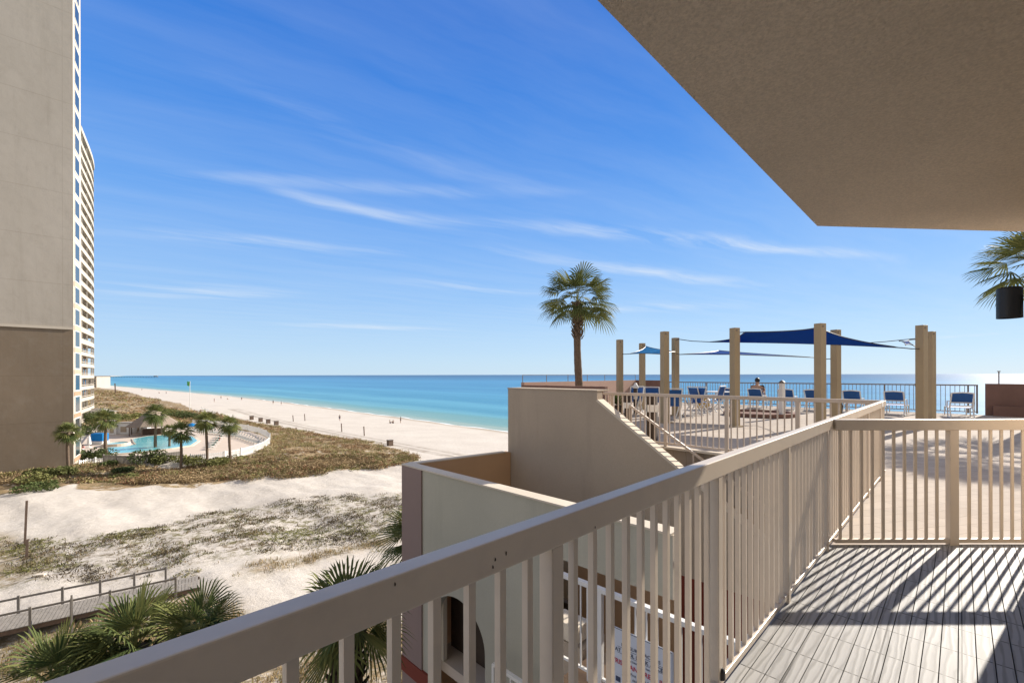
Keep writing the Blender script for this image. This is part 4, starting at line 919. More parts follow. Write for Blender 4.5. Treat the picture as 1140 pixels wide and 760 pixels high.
# seated in the second lounger
lo = LO[1]
person('dark haired person in black sitting upright on the second lounger from the left', (lo.location.x+.12, lo.location.y+.12, DK+.36), R(-45), 'sit', 'black', 'navy')
bp = [(304, 449.5, 'stand', 'black', 'black', 'person in black at the water edge, left one of the middle pair'), (313, 450.5, 'stand', 'navy', 'black', 'taller dark person at the water edge, right one of the middle pair'),
      (378, 468.5, 'walk', 'black', 'navy', 'person in dark clothes walking alone on the wide sand'), (434, 471, 'sit', 'khaki', 'navy', 'person sitting by the water left of the standing one on the right'), (437.5, 471, 'sit', 'black', 'black', 'person in black sitting close beside another at the water'),
      (446, 470.5, 'stand', 'black', 'black', 'person in black standing nearest the stair tower at the water edge'), (269, 445.5, 'stand', 'navy', 'black', 'person in navy at the water edge in line with the end of the curved fence'), (253, 444.5, 'sit', 'black', 'khaki', 'person sitting low at the water edge, second in the far left group'),
      (246, 444, 'stand', 'khaki', 'black', 'person in khaki at the far left end of the group on the shore'), (238.5, 447.5, 'stand', 'pink', 'white', 'person in pink standing in the middle of the sand above the flag'),
      (185, 438.5, 'stand', 'black', 'navy', 'tiny person far down the beach, left of the flagpole'), (177, 437.5, 'sit', 'red', 'black', 'tiny person in red far down the shore'), (158, 434.5, 'stand', 'black', 'black', 'tiny person farthest down the shore'), (152, 440.5, 'sit', 'navy', 'black', 'tiny seated person on the sand spit by the far dunes')]
for i, (px, py, kd, a_, b_2, lab) in enumerate(bp): person(lab, G(px, py), (i*1.7) % 6.28, kd, a_, b_2, 'people on the beach')

# ================================================================== neighbour towers
m, t, b = nodes('tower_concrete'); g = N(t, 'ShaderNodeNewGeometry'); s_ = N(t, 'ShaderNodeSeparateXYZ'); t.links.new(g.outputs['Position'], s_.inputs[0])
ax_ = N(t, 'ShaderNodeMath', operation='ADD'); t.links.new(s_.outputs[0], ax_.inputs[0]); t.links.new(s_.outputs[1], ax_.inputs[1])
cb = N(t, 'ShaderNodeCombineXYZ'); t.links.new(ax_.outputs[0], cb.inputs[0]); t.links.new(s_.outputs[2], cb.inputs[1])
br = N(t, 'ShaderNodeTexBrick', offset=0); br.inputs['Scale'].default_value = 1; br.inputs['Brick Width'].default_value = 9.4; br.inputs['Row Height'].default_value = 5.8; br.inputs['Mortar Size'].default_value = .05
br.inputs['Color1'].default_value = (1, 1, 1, 1); br.inputs['Color2'].default_value = (1, 1, 1, 1); br.inputs['Mortar'].default_value = (.90, .89, .88, 1); t.links.new(cb.outputs[0], br.inputs['Vector'])
up_ = rng_(t, s_.outputs[2], 5.85, 5.9)
n1 = noise(t, pos(t, (1, 1, .45)), .22, 8, .62)
hi_ = mix(t, rng_(t, n1, .35, .65), (.39, .352, .30), (.435, .395, .342)); lo_ = mix(t, rng_(t, n1, .35, .65), (.185, .145, .105), (.215, .168, .122))
cc = mix(t, up_, lo_, hi_); cc = mix(t, 1.0, cc, br.outputs['Color'], 'MULTIPLY'); cc = mix(t, rng_(t, noise(t, pos(t, (1, 1, .07)), .9, 8, .7), .52, .78, 0, .3), cc, (.24, .21, .17)); cc = mix(t, rng_(t, noise(t, pos(t), .8, 8, .7), .5, .75, 0, .25), cc, (.27, .24, .20))
t.links.new(cc, b.inputs['Base Color']); b.inputs['Roughness'].default_value = .92; b.inputs['Specular IOR Level'].default_value = .1; bump(t, b, noise(t, pos(t), .5, 6, .6), .25, .12)
M['tower'] = m
M['tower_white'] = pm('tower_cream', (.52, .465, .385), .85, .04, .3, spec=.1)
M['tower_orange'] = pm('tower_terracotta', (.40, .26, .17), .9, .08, .3, spec=.1)
M['tower_tan'] = pm('tower_recess', (.44, .36, .27), .9, .06, .3, spec=.1)
M['glass'] = pm('window_glass', (.02, .035, .045), .15, .2, .4)
Tc = Vector((-.978*57.7, 57.7, 0)); zb_, ztp = -13.2, 62
Te = Vector((-.9605*61.6, 61.6, 0))
T = thing('apartment_tower', 'huge blank sided tower at the left edge, brown below and grey above', 'building', (Tc.x-10, Tc.y, -12))
p1_ = Tc-ED*24
MB().prism([tuple(Tc[:2]), tuple(p1_[:2]), tuple((p1_+ES*14)[:2]), tuple((Te-ED*14+ES*6)[:2]), tuple(Te[:2])], zb_, ztp).build('wall', M['tower'], T)
mb = MB(); cst = Tc-ED*12; mb.box((cst.x+.06*Q, cst.y-.06*Q, 6.05), (24, .16, .30), ED); mb.build('string_course', M['tower_white'], T)
sd_ = (Te-Tc).normalized(); sl_ = (Te-Tc).length; nn = Vector((sd_.y, -sd_.x, 0))
if nn.dot(ED) < 0: nn = -nn
MB().slab(Tc+nn*.01, sd_, Z3, nn, [(0.02, zb_), (sl_, zb_), (sl_, ztp), (.02, ztp)], .05).build('sea_wall', M['tower_white'], T)
wa, wb = .9, 3.3
for k in range(-4, 18):
    zc = 1.96+2.86*k
    if zc > 51: break
    w_ = MB(); o_ = Tc+nn*.061
    w_.slab(o_, sd_, Z3, nn, [(wa-.12, zc-1.1), (wb+.12, zc-1.1), (wb+.12, zc+1.1), (wa-.12, zc+1.1)], .06); fr_ = w_.build('window', M['white'], T)
    MB().slab(o_+nn*.061, sd_, Z3, nn, [(wa, zc-.98), (wb, zc-.98), (wb, zc+.98), (wa, zc+.98)], .02).build('pane', M['glass'], fr_)
    if k < 5: MB().slab(Tc+nn*.061, sd_, Z3, nn, [(.3, zc-1.72), (sl_-.4, zc-1.72), (sl_-.4, zc-1.2), (.3, zc-1.2)], .04).build('spandrel', M['tower_tan'] if k > -1 else M['tower_orange'], T)
# curved tower with balconies
def uy(px, Y): return Vector(((px-570)/F*Y, Y, 0))
C_ = [uy(90.5, 109.5), uy(93, 112.2), uy(95.6, 115), uy(98.4, 118.2), uy(101, 121.5), uy(103.2, 124.8), uy(104.6, 128), uy(105.2, 131)]
fl_ = [uy(84, 104), uy(88.5, 106.5)]
top_ = 60.6
T2 = thing('balcony_tower', 'tall curved cream tower with stacked balconies beyond the blank sided one', 'building', (-112, 118, -12))
outn = []
for i, p in enumerate(C_):
    d_ = (C_[min(i+1, len(C_)-1)]-C_[max(i-1, 0)]).normalized(); n_ = Vector((d_.y, -d_.x, 0)); n_ = n_ if n_.dot(ED) > 0 else -n_; outn.append(n_)
rec = [p-n_*1.7 for p, n_ in zip(C_, outn)]
back = [C_[-1]+Vector((-26, 3, 0)), fl_[0]+Vector((-22, 4, 0))]
MB().prism([tuple(p[:2]) for p in fl_+[C_[0]]+rec+back], -13, top_-.8).build('wall', M['tower_tan'], T2)
MB().prism([tuple(p[:2]) for p in [fl_[0]+Vector((.2, -.1, 0)), fl_[1]+Vector((.25, -.12, 0)), C_[0]+Vector((.15, -.1, 0)), C_[0]-outn[0]*1.2, fl_[1]-ED*1.5]], -13, top_).build('corner_wall', M['tower_white'], T2)
ring = [tuple(p[:2]) for p in C_]+[tuple((p-n_*1.75)[:2]) for p, n_ in list(zip(C_, outn))[::-1]]
MB().prism([tuple((p+n_*.1)[:2]) for p, n_ in zip(C_, outn)]+[tuple(p[:2]) for p in back], top_-.75, top_+.4).build('roof', M['tower_white'], T2)
nf = int((top_+12)/2.86)
mb0 = None
for k in range(nf+1):
    z0 = -12+2.86*k
    if z0 > top_-2: break
    bl = MB().prism(ring, z0-.12, z0+.10).build('balcony', M['tower_white'], T2)
    mb = MB()
    for i in range(len(C_)-1):
        a_, c_ = C_[i], C_[i+1]; q1, q2 = a_-outn[i]*.12, c_-outn[i+1]*.12
        mb.bar((q1.x, q1.y, z0+1.1), (q2.x, q2.y, z0+1.1), .09, .14)
        mb.slab((q1.x, q1.y, 0), (q2-q1).normalized(), Z3, Vector(((q2-q1).normalized().y, -(q2-q1).normalized().x, 0)), [(0, z0+.1), ((q2-q1).length, z0+.1), ((q2-q1).length, z0+(.75 if k < 7 else 1.0)), (0, z0+(.75 if k < 7 else 1.0))], .05)
    mb.build('parapet', M['tower_white'], bl)
    if 2 <= k <= 6: 
        mb = MB()
        for i in range(len(C_)-1):
            q1, q2 = rec[i]+outn[i]*.03, rec[i+1]+outn[i+1]*.03; e_ = (q2-q1).normalized(); mb.slab((q1.x, q1.y, 0), e_, Z3, outn[i], [(0, z0+.2), ((q2-q1).length*.98, z0+.2), ((q2-q1).length*.98, z0+2.7), (0, z0+2.7)], .03)
        mb.build('terracotta_wall', M['tower_orange'], bl)
    mb = MB()
    for i in range(0, len(C_)-1):
        q1, q2 = rec[i]+outn[i]*.08, rec[i+1]+outn[i+1]*.08; e_ = (q2-q1).normalized(); L_ = (q2-q1).length; mb.slab((q1.x, q1.y, 0), e_, Z3, outn[i], [(L_*.2, z0+.2), (L_*.8, z0+.2), (L_*.8, z0+2.3), (L_*.2, z0+2.3)], .03)
    mb.build('glass_door', M['glass'], bl)
    e_ = (C_[0]-fl_[1]).normalized(); nw = Vector((e_.y, -e_.x, 0)); nw = nw if nw.dot(Vector((.2, -1, 0))) > 0 else -nw
    mb = MB(); q = fl_[1]+nw*.42; mb.slab((q.x, q.y, 0), e_, Z3, nw, [(.6, z0+.8), (2.4, z0+.8), (2.4, z0+2.5), (.6, z0+2.5)], .05); mb.build('window', M['glass'], T2)
for i in (1, 3, 5, 7):
    p = C_[i]-outn[i]*.25
    MB().bar((p.x, p.y, -13), (p.x, p.y, top_), .32).build('column', M['tower_white'], T2)
# low building beyond and the shed roof
q = uy(108.8, 470); f_ = thing('beach_house', 'small pale building with a dark roof far along the beach, beside the curved tower', 'building', (q.x, q.y, -13))
MB().box((q.x-3, q.y+5, -6.9), (9, 16, 11.8), (1, 0)).build('wall', M['tower_white'], f_); MB().box((q.x-3, q.y+5, -.7), (9.6, 16.6, .6), (1, 0)).build('roof', M['dark_brown'], f_)
mb = MB()
for i in range(3):
    for j in range(4): mb.box((q.x-5.6+i*2.6, q.y-3.03, -11+j*2.8), (1.4, .06, 1.4), (1, 0))
mb.build('window', M['glass'], f_)
q = U(107, 458, -9.8); o = thing('pool_shed', 'small building with a low grey roof at the foot of the curved tower', 'building', (q.x, q.y, -12))
MB().box((q.x, q.y, -11.1), (7, 5, 2.2), (1, .4)).build('wall', M['tower_tan'], o)
MB().add([(q.x-4.4, q.y-3.4, -10), (q.x+4.4, q.y-1.4, -10), (q.x+2.4, q.y+4.4, -10), (q.x-5, q.y+2.4, -10), (q.x-1, q.y, -8.9), (q.x+1, q.y+1, -8.9)], [(0, 1, 5, 4), (1, 2, 5), (2, 3, 4, 5), (3, 0, 4), (3, 2, 1, 0)]).build('roof', M['wood'], o)
# pier on the horizon
pr = thing('pier', 'long dark fishing pier far away on the horizon left', 'pier', (-2600, 3000, -14))
pa_, pb_ = Vector((-2790, 3000, -7.5)), Vector((-2390, 3030, -7.5))
MB().bar(pa_, pb_, 9, 1.6).build('deck', M['wood_dark'], pr)
mb = MB()
for k in range(41):
    q = pa_.lerp(pb_, k/40); mb.bar((q.x, q.y, -16), (q.x, q.y, -7), 1.6)
tag(mb.build('pilings', M['wood_dark'], pr), None, None, None, 'stuff'); q = pb_; MB().box((q.x-14, q.y, -4.8), (22, 9, 4.5), (1, 0)).build('pier_house', M['wood_dark'], pr)

# ================================================================== neighbour's pool
PZ = -11.72
def P2(pts, z): return [tuple(U(a, c, z)[:2]) for a, c in pts]
tag(MB().prism(P2([(84, 503), (92, 513), (118, 515), (165, 513), (200, 512), (245, 508.5), (278, 501.5), (296, 493), (298, 488), (280, 481), (240, 475.5), (200, 474), (150, 473), (105, 476)], PZ), -13, PZ).build('pool_terrace', M['concrete']), 'pinkish pool terrace of the neighbouring tower', None, None, 'structure')
wpx = [(117, 504.5), (135, 505), (160, 503), (190, 499.5), (212, 496), (219.5, 491), (214, 486.3), (192, 484.3), (165, 486), (148, 489), (149, 492.5), (152, 495), (140, 497.5), (118, 499)]
pl = thing('swimming_pool', 'turquoise swimming pool with a pale rim beside the tower', 'pool', U(170, 494, PZ))
def ringpts(pts, k):
    c = np.mean(np.array(pts), 0); return [tuple(c+(np.array(p)-c)*k) for p in pts]
wp_ = P2(wpx, PZ); 
MB().prism(ringpts(wp_, 1.07), PZ+.004, PZ+.13).build('coping', M['cap'], pl)
m, t, b = nodes('pool_water'); v = pos(t); n_w = noise(t, v, .25, 4)
t.links.new(mix(t, rng_(t, n_w, .35, .65), (.12, .46, .52), (.20, .56, .60)), b.inputs['Base Color']); b.inputs['Roughness'].default_value = .12; b.inputs['Specular IOR Level'].default_value = .4; bump(t, b, noise(t, v, 1.8, 4), .3, .06); M['pool_water'] = m
MB().prism(wp_, PZ+.13, PZ+.15).build('water', M['pool_water'], pl)
ht = thing('hot_tub', 'small round hot tub with a white rim at the near left of the pool', 'tub', U(128, 495, PZ))
c = U(129, 495.5, PZ); MB().lathe((c.x, c.y, PZ), [(1.9, 0), (1.9, .42), (1.6, .42), (1.55, .3)], 24).build('rim', M['cap'], ht); MB().lathe((c.x, c.y, PZ+.2), [(1.54, 0), (1.54, .12)], 24).build('water', M['pool_water'], ht)
M['pavilion'] = pm('pavilion_roof', (.27, .215, .17), .9, .1, 1.2, .3, 12, .03, spec=.1)
c = U(171, 483, PZ); o = thing('pavilion', 'brown tent roofed pavilion behind the pool', 'pavilion', c)
za_, ze = zat(453.5, 171, c.y), zat(472.5, 171, c.y)
n8 = 8; rr_ = 25*c.y/F
mb = MB(); ri = [(c.x+rr_*math.cos(2*math.pi*k/n8+.2), c.y+rr_*math.sin(2*math.pi*k/n8+.2), ze) for k in range(n8)]
mb.add(ri+[(c.x, c.y, za_)]+[(x, y, z-.12) for x, y, z in ri]+[(c.x, c.y, za_-.15)], [(k, (k+1) % n8, n8) for k in range(n8)]+[((k+1) % n8+n8+1, k+n8+1, 2*n8+1) for k in range(n8)]+[(k, k+n8+1, (k+1) % n8+n8+1, (k+1) % n8) for k in range(n8)])
mb.build('roof', M['pavilion'], o)
for k in range(n8):
    x, y = c.x+rr_*.86*math.cos(2*math.pi*k/n8+.2), c.y+rr_*.86*math.sin(2*math.pi*k/n8+.2); MB().bar((x, y, PZ), (x, y, ze+.1), .16).build('post', M['wood_dark'], o)
MB().box((c.x, c.y, PZ+.55), (3.2, 1.6, 1.1), (1, .3)).build('bar_counter', M['wood_dark'], o)
M['brolly'] = cloth('blue_umbrella_cloth', (.03, .27, .62), .3)
c = U(213.5, 484, PZ); o = thing('pool_umbrella', 'bright blue umbrella open behind the round end of the pool', 'umbrella', c)
MB().lathe((c.x, c.y, PZ+1.75), [(1.35, 0), (.75, .35), (.05, .6)], 8).build('canopy', M['brolly'], o); MB().bar((c.x, c.y, PZ), (c.x, c.y, PZ+2.4), .06).build('pole', M['white'], o)
c = U(111, 494, PZ); o = thing('blue_canopy', 'small blue square awning left of the pool', 'awning', c)
MB().box((c.x, c.y, PZ+1.2), (2.2, 1.2, 1.3), (1, -.1)).build('cover', M['brolly'], o, bevel=.1); MB().box((c.x, c.y, PZ+.27), (2.3, 1.3, .54), (1, -.1)).build('base', M['white'], o)
c = U(99, 498, PZ); o = thing('shower_tower', 'white folded umbrella standing left of the blue awning', 'umbrella', c)
MB().lathe((c.x, c.y, PZ), [(.35, 0), (.35, .1), (.05, .12), (.05, .5), (.3, .55), (.22, 1.3), (.08, 1.8), (.02, 2.0)], 10).build('canopy', M['white'], o)
for px, py, w_, h_, lab in [(141, 482.5, 2.7, 2.2, 'white walled pool equipment box right of the left pool palm'), (128, 483, 1.8, 1.7, 'low grey pool equipment box'), (154, 481, 3.6, 1.9, 'wider white pool hut left of the pavilion'), (118, 481, 2.0, 2.3, 'white block partly behind the left pool palm')]:
    c = U(px, py, PZ); o = thing('pool_hut', lab, 'hut', c); MB().box((c.x, c.y, PZ+h_/2), (w_, 2, h_), (1, .1)).build('wall', M['white'], o, bevel=.04)
    MB().box((c.x, c.y, PZ+h_+.062), (w_+.3, 2.3, .12), (1, .1)).build('roof', M['wood'], o); MB().box((c.x+.2, c.y-1.02, PZ+h_*.45), (w_*.4, .03, h_*.5), (1, .1)).build('shutter', M['tower_tan'], o)
# white picket fence round the terrace
fpx = [(212, 514.5), (232, 513), (250, 510.5), (268, 507), (283, 502.5), (294, 498), (300, 493), (300.5, 489), (296, 485), (288, 481.5), (276, 478.5), (262, 476), (246, 474), (230, 472.5), (214, 471.8)]
def picket(name, label, pts, h, zb, mt, step=.22, cat='fence', post_every=2.4, w_=.10):
    o = thing(name, label, cat, (*pts[0], zb)); mb = MB(); mr = MB(); acc_ = 0
    for a_, c_ in zip(pts[:-1], pts[1:]):
        a_, c_ = Vector((*a_, 0)), Vector((*c_, 0)); L_ = (c_-a_).length; d_ = (c_-a_)/L_; k = 0
        while k*step < L_: p = a_+d_*k*step; mb.box((p.x, p.y, zb+h/2), (w_, .03, h), d_); k += 1
        for z in (.2, h-.15): mr.bar((a_.x, a_.y, zb+z), (c_.x, c_.y, zb+z), .05, .09)
        MB().box((a_.x, a_.y, zb+h/2+.06), (.14, .14, h+.12), d_).build('post', mt, o)
    tag(mb.build('pickets', mt, o), None, None, None, 'stuff'); mr.build('rails', mt, o); return o
picket('picket_fence', 'white picket fence curving round the right end of the pool terrace', P2(fpx, PZ), 1.15, PZ-.1, M['white'])
picket('board_fence', 'weathered grey upright board fence in front of the pool', P2([(115, 519), (130, 519.5), (150, 520), (168, 518), (185, 516), (201, 514)], -12), 1.55, -12.05, M['wood'], .19, w_=.16)
picket('gate_fence', 'low white fence between the tower foot and the grey board fence', P2([(88, 521), (97, 519), (106, 518), (114.5, 518)], -12), 1.0, -12, M['white'], .3)
# loungers of the neighbour, dark green
G0 = None; gi = 0
def far_l(px, py, rz, lab):
    global G0
    c = U(px, py, PZ)
    if G0 is None: G0 = make_lounger(lab, M['plastic_green'], M['white_plastic']); o = G0
    else: o = copy_tree(G0); o['label'] = lab
    o['group'] = 'dark green loungers on the neighbouring pool terrace'; put(o, c.x, c.y, PZ, rz); return o
row1 = [(262+3.0*k, 484.5+.95*k-.0*k) for k in range(11)]
for k, (x, y) in enumerate(row1): far_l(x, y, R(215), 'one of the dark green loungers lined up along the back of the white picket fence')
for k in range(8): far_l(238+4*k, 482.3+.35*k, R(225), 'one of the dark green loungers in the loose rear row behind the terrace palms')
for k in range(6): far_l(236+2.2*k, 500-2.6*k, R(160), 'one of the green loungers in the short slanting row in the middle of the terrace')
for k in range(5): far_l(219+4*k, 479.5+.3*k, R(250), 'one of the green loungers between the blue umbrella and the terrace palms')
person('reclining person in red among the green loungers on the terrace', U(244, 492, PZ)+Vector((0, 0, .35)), R(120), 'sit', 'red', 'red')
person('person in pink sitting at the foot of the tower left of the pool', U(92, 501, PZ), R(180), 'sit', 'pink', 'white')
o = thing('pool_person_table', None, None) ; bpy.data.objects.remove(o)

# palms round the pool
pps = [(76, 527, 481, 69, 'short palm in front of the brown tower wall', 1.5), (118, 510, 467, 73, 'palm with a thick trunk at the left end of the pool', 1.75), (173, 500, 460.5, 79, 'tallest palm, standing in front of the pavilion', 1.9), (188.5, 499, 479, 80, 'stubby palm beside the tallest one, before the pavilion corner', 1.2),
       (201, 523, 481, 68, 'palm in front of the right end of the pool, by the grey fence', 1.6), (230, 518, 468, 70, 'slim palm just right of the pool on the dune side of the fence', 1.55), (256, 513, 473, 72, 'rightmost slim palm before the picket fence', 1.45)]
for i, (px, yb_, yt, _, lab, cr_) in enumerate(pps):
    g_ = G(px, yb_); tp = At(px+random.uniform(-.6, .6), yt, g_.y)
    palm('palm_tree', lab, (g_.x, g_.y, g_.z-.1), tp, .24 if cr_ > 1.6 else .17, .15, cr_*.42, cr_*.78, 26, 13, 40+i, 'palms around the neighbouring pool', low=-55, high=82, droop=.5, wseg=1.1)

# ================================================================== boardwalk
Z0 = -11.55
wa_ = U(-160, 752, Z0); wb_ = U(231, 645.5, Z0)
b0 = Vector(U(0, 703, Z0)); b1 = Vector(U(222, 653, Z0)); dirb = (b1-b0); dirb.z = 0; Lb = dirb.length; dirb.normalize(); nb = Vector((-dirb.y, dirb.x, 0))
b0 = b0-dirb*7; Lb += 7
bw_ = thing('boardwalk', 'weathered grey wooden boardwalk with low rails crossing the sand at the lower left', 'boardwalk', b0)
WB = 1.75
mb = MB(); k = 0
while k*.15 < Lb: c = b0+dirb*k*.15+nb*WB/2; mb.box((c.x, c.y, Z0+random.uniform(-.006, .006)), (.132, WB+random.uniform(0, .05), .04), dirb); k += 1
mb.build('deck_boards', M['wood'], bw_)
for s_ in (.06, WB-.06):
    c = b0+dirb*Lb/2+nb*s_; MB().box((c.x, c.y, Z0-.13), (Lb, .05, .2), dirb).build('stringer', M['wood_dark'], bw_)
postm = None
near = [p for p in (33, 79, 122, 159, 195)]
def proj(px, off_):   # station along the walk seen under column px
    u = (px-570)/F; p = b0+nb*off_; return (u*p.y-p.x)/(dirb.x-u*dirb.y)
ns_ = [proj(x, -.05) for x in near]; fs_ = [proj(x, WB+.05) for x in (20, 69, 111, 149, 184)]
ns_ = [ns_[0]-2*(ns_[1]-ns_[0]), ns_[0]-(ns_[1]-ns_[0])]+ns_; fs_ = [fs_[0]-2.3, fs_[0]-4.6]+fs_
for ss, off_, hh_ in ((ns_, -.05, .88), (fs_, WB+.05, .88)):
    ss = sorted(ss); pr_ = None
    for t_ in ss:
        c = b0+dirb*t_+nb*off_; MB().box((c.x, c.y, Z0+hh_/2-.35), (.10, .10, hh_+.7), dirb).build('post', M['wood'], bw_, bevel=.006)
        if pr_ is not None: MB().bar(pr_+Vector((0, 0, Z0+hh_-.12-pr_.z)), c+Vector((0, 0, Z0+hh_-.12-c.z)), .04, .10).build('rail', M['wood'], bw_)
        pr_ = c
# leaning marker posts
for (px, yb_, yt, dxp, w_, lab) in [(27, 606, 557, 2.5, .13, 'tall thin weathered wooden pole leaning in the sand at the left'), (29, 619, 600, 1.0, .14, 'short thick stump post beside the tall leaning pole'), (80, 712, 662, -1.0, .07, 'thin pale pole among the palm leaves by the boardwalk')]:
    g_ = G(px, yb_); tp = At(px+dxp, yt, g_.y); tag(MB().bar(g_-Vector((0, 0, .3)), tp, w_).build('wooden_pole', M['wood_dark'] if w_ > .1 else M['wood'], at=g_), lab, 'pole')
g_ = G(44, 641); tag(MB().box(g_+Vector((0, 0, .06)), (.5, .25, .14), (1, .3)).build('driftwood', M['cap'], bevel=.03), 'small pale block lying on the sand before the boardwalk', 'driftwood')
# beach things
for (px, yb_, yt, lab) in [(326.5, 469, 462, 'thin short post on the sand above the curved fence, left one of two'), (339.5, 468.3, 460.5, 'thin short post on the sand, right one of two'), (380.5, 480.5, 471, 'slightly leaning post in the middle of the wide sand'), (405.5, 485, 474.5, 'tall post on the sand left of the wooden bin'), (330, 479, 475.5, 'stub post at the upper edge of the dune plants'), (128.5, 438, 426.5, 'dark pole far down the beach near the tower'), (246.5, 464, 460.5, 'small stub post by the flag dune')]:
    g_ = G(px, yb_); tp = At(px-.6, yt, g_.y); w_ = .16 if px > 200 else .6; tag(MB().bar(g_-Vector((0, 0, .3)), tp, w_).build('beach_post', M['wood_dark'], at=g_), lab, 'post')
bl_ = [(280, 467, 'wooden bin box on the sand, leftmost of the four behind the picket fence'), (290, 469.3, 'wooden bin box on the sand, second of the four behind the picket fence'), (298.5, 471, 'wooden bin box on the sand, third of the four behind the picket fence'), (307.5, 473, 'wooden bin box on the sand, rightmost of the four behind the picket fence'), (434, 496, 'wooden bin box alone at the tip of the dune plants')]
for px, py, lab in bl_:
    g_ = G(px, py); o = thing('beach_bin', lab, 'bin', g_, 0, 'wooden bins on the beach'); MB().box((g_.x, g_.y, g_.z+.5), (.85, .8, 1.0), ED).build('box', M['wood_dark'], o, bevel=.02); MB().box((g_.x, g_.y, g_.z+1.03), (.95, .9, .06), ED).build('lid', M['wood'], o)
for px, py, lab in [(226, 457, 'dark beach chair left of a pair on the sand right of the flag'), (229.5, 458.5, 'dark beach chair right of a pair on the sand right of the flag')]:
    g_ = G(px, py); o = copy_tree(G0); o['label'] = lab; o['group'] = 'beach chairs by the flag'; o['category'] = 'beach chair'; put(o, g_.x, g_.y, g_.z, R(50)); o.scale = (1.25,)*3; o.name = 'beach_chair'
g_ = G(211, 457); tp = At(211.5, 424, g_.y); o = thing('flagpole', 'tall white pole with a small green flag on the dune edge', 'flagpole', g_)
MB().tube([g_, tp], [.11, .07], 8).build('pole', M['white'], o)
mf = pm('green_flag', (.10, .42, .12), .8, .1, 2); hz = tp.z
MB().slab(tp-Vector((1.0, 0, 0)), Vector((1, 0, 0)), Z3, Vector((0, 1, 0)), [(0, -1.5), (.5, -1.75), (1.0, -1.6), (1.0, -.1), (.5, -.25), (0, 0)], .03).build('flag', mf, o)

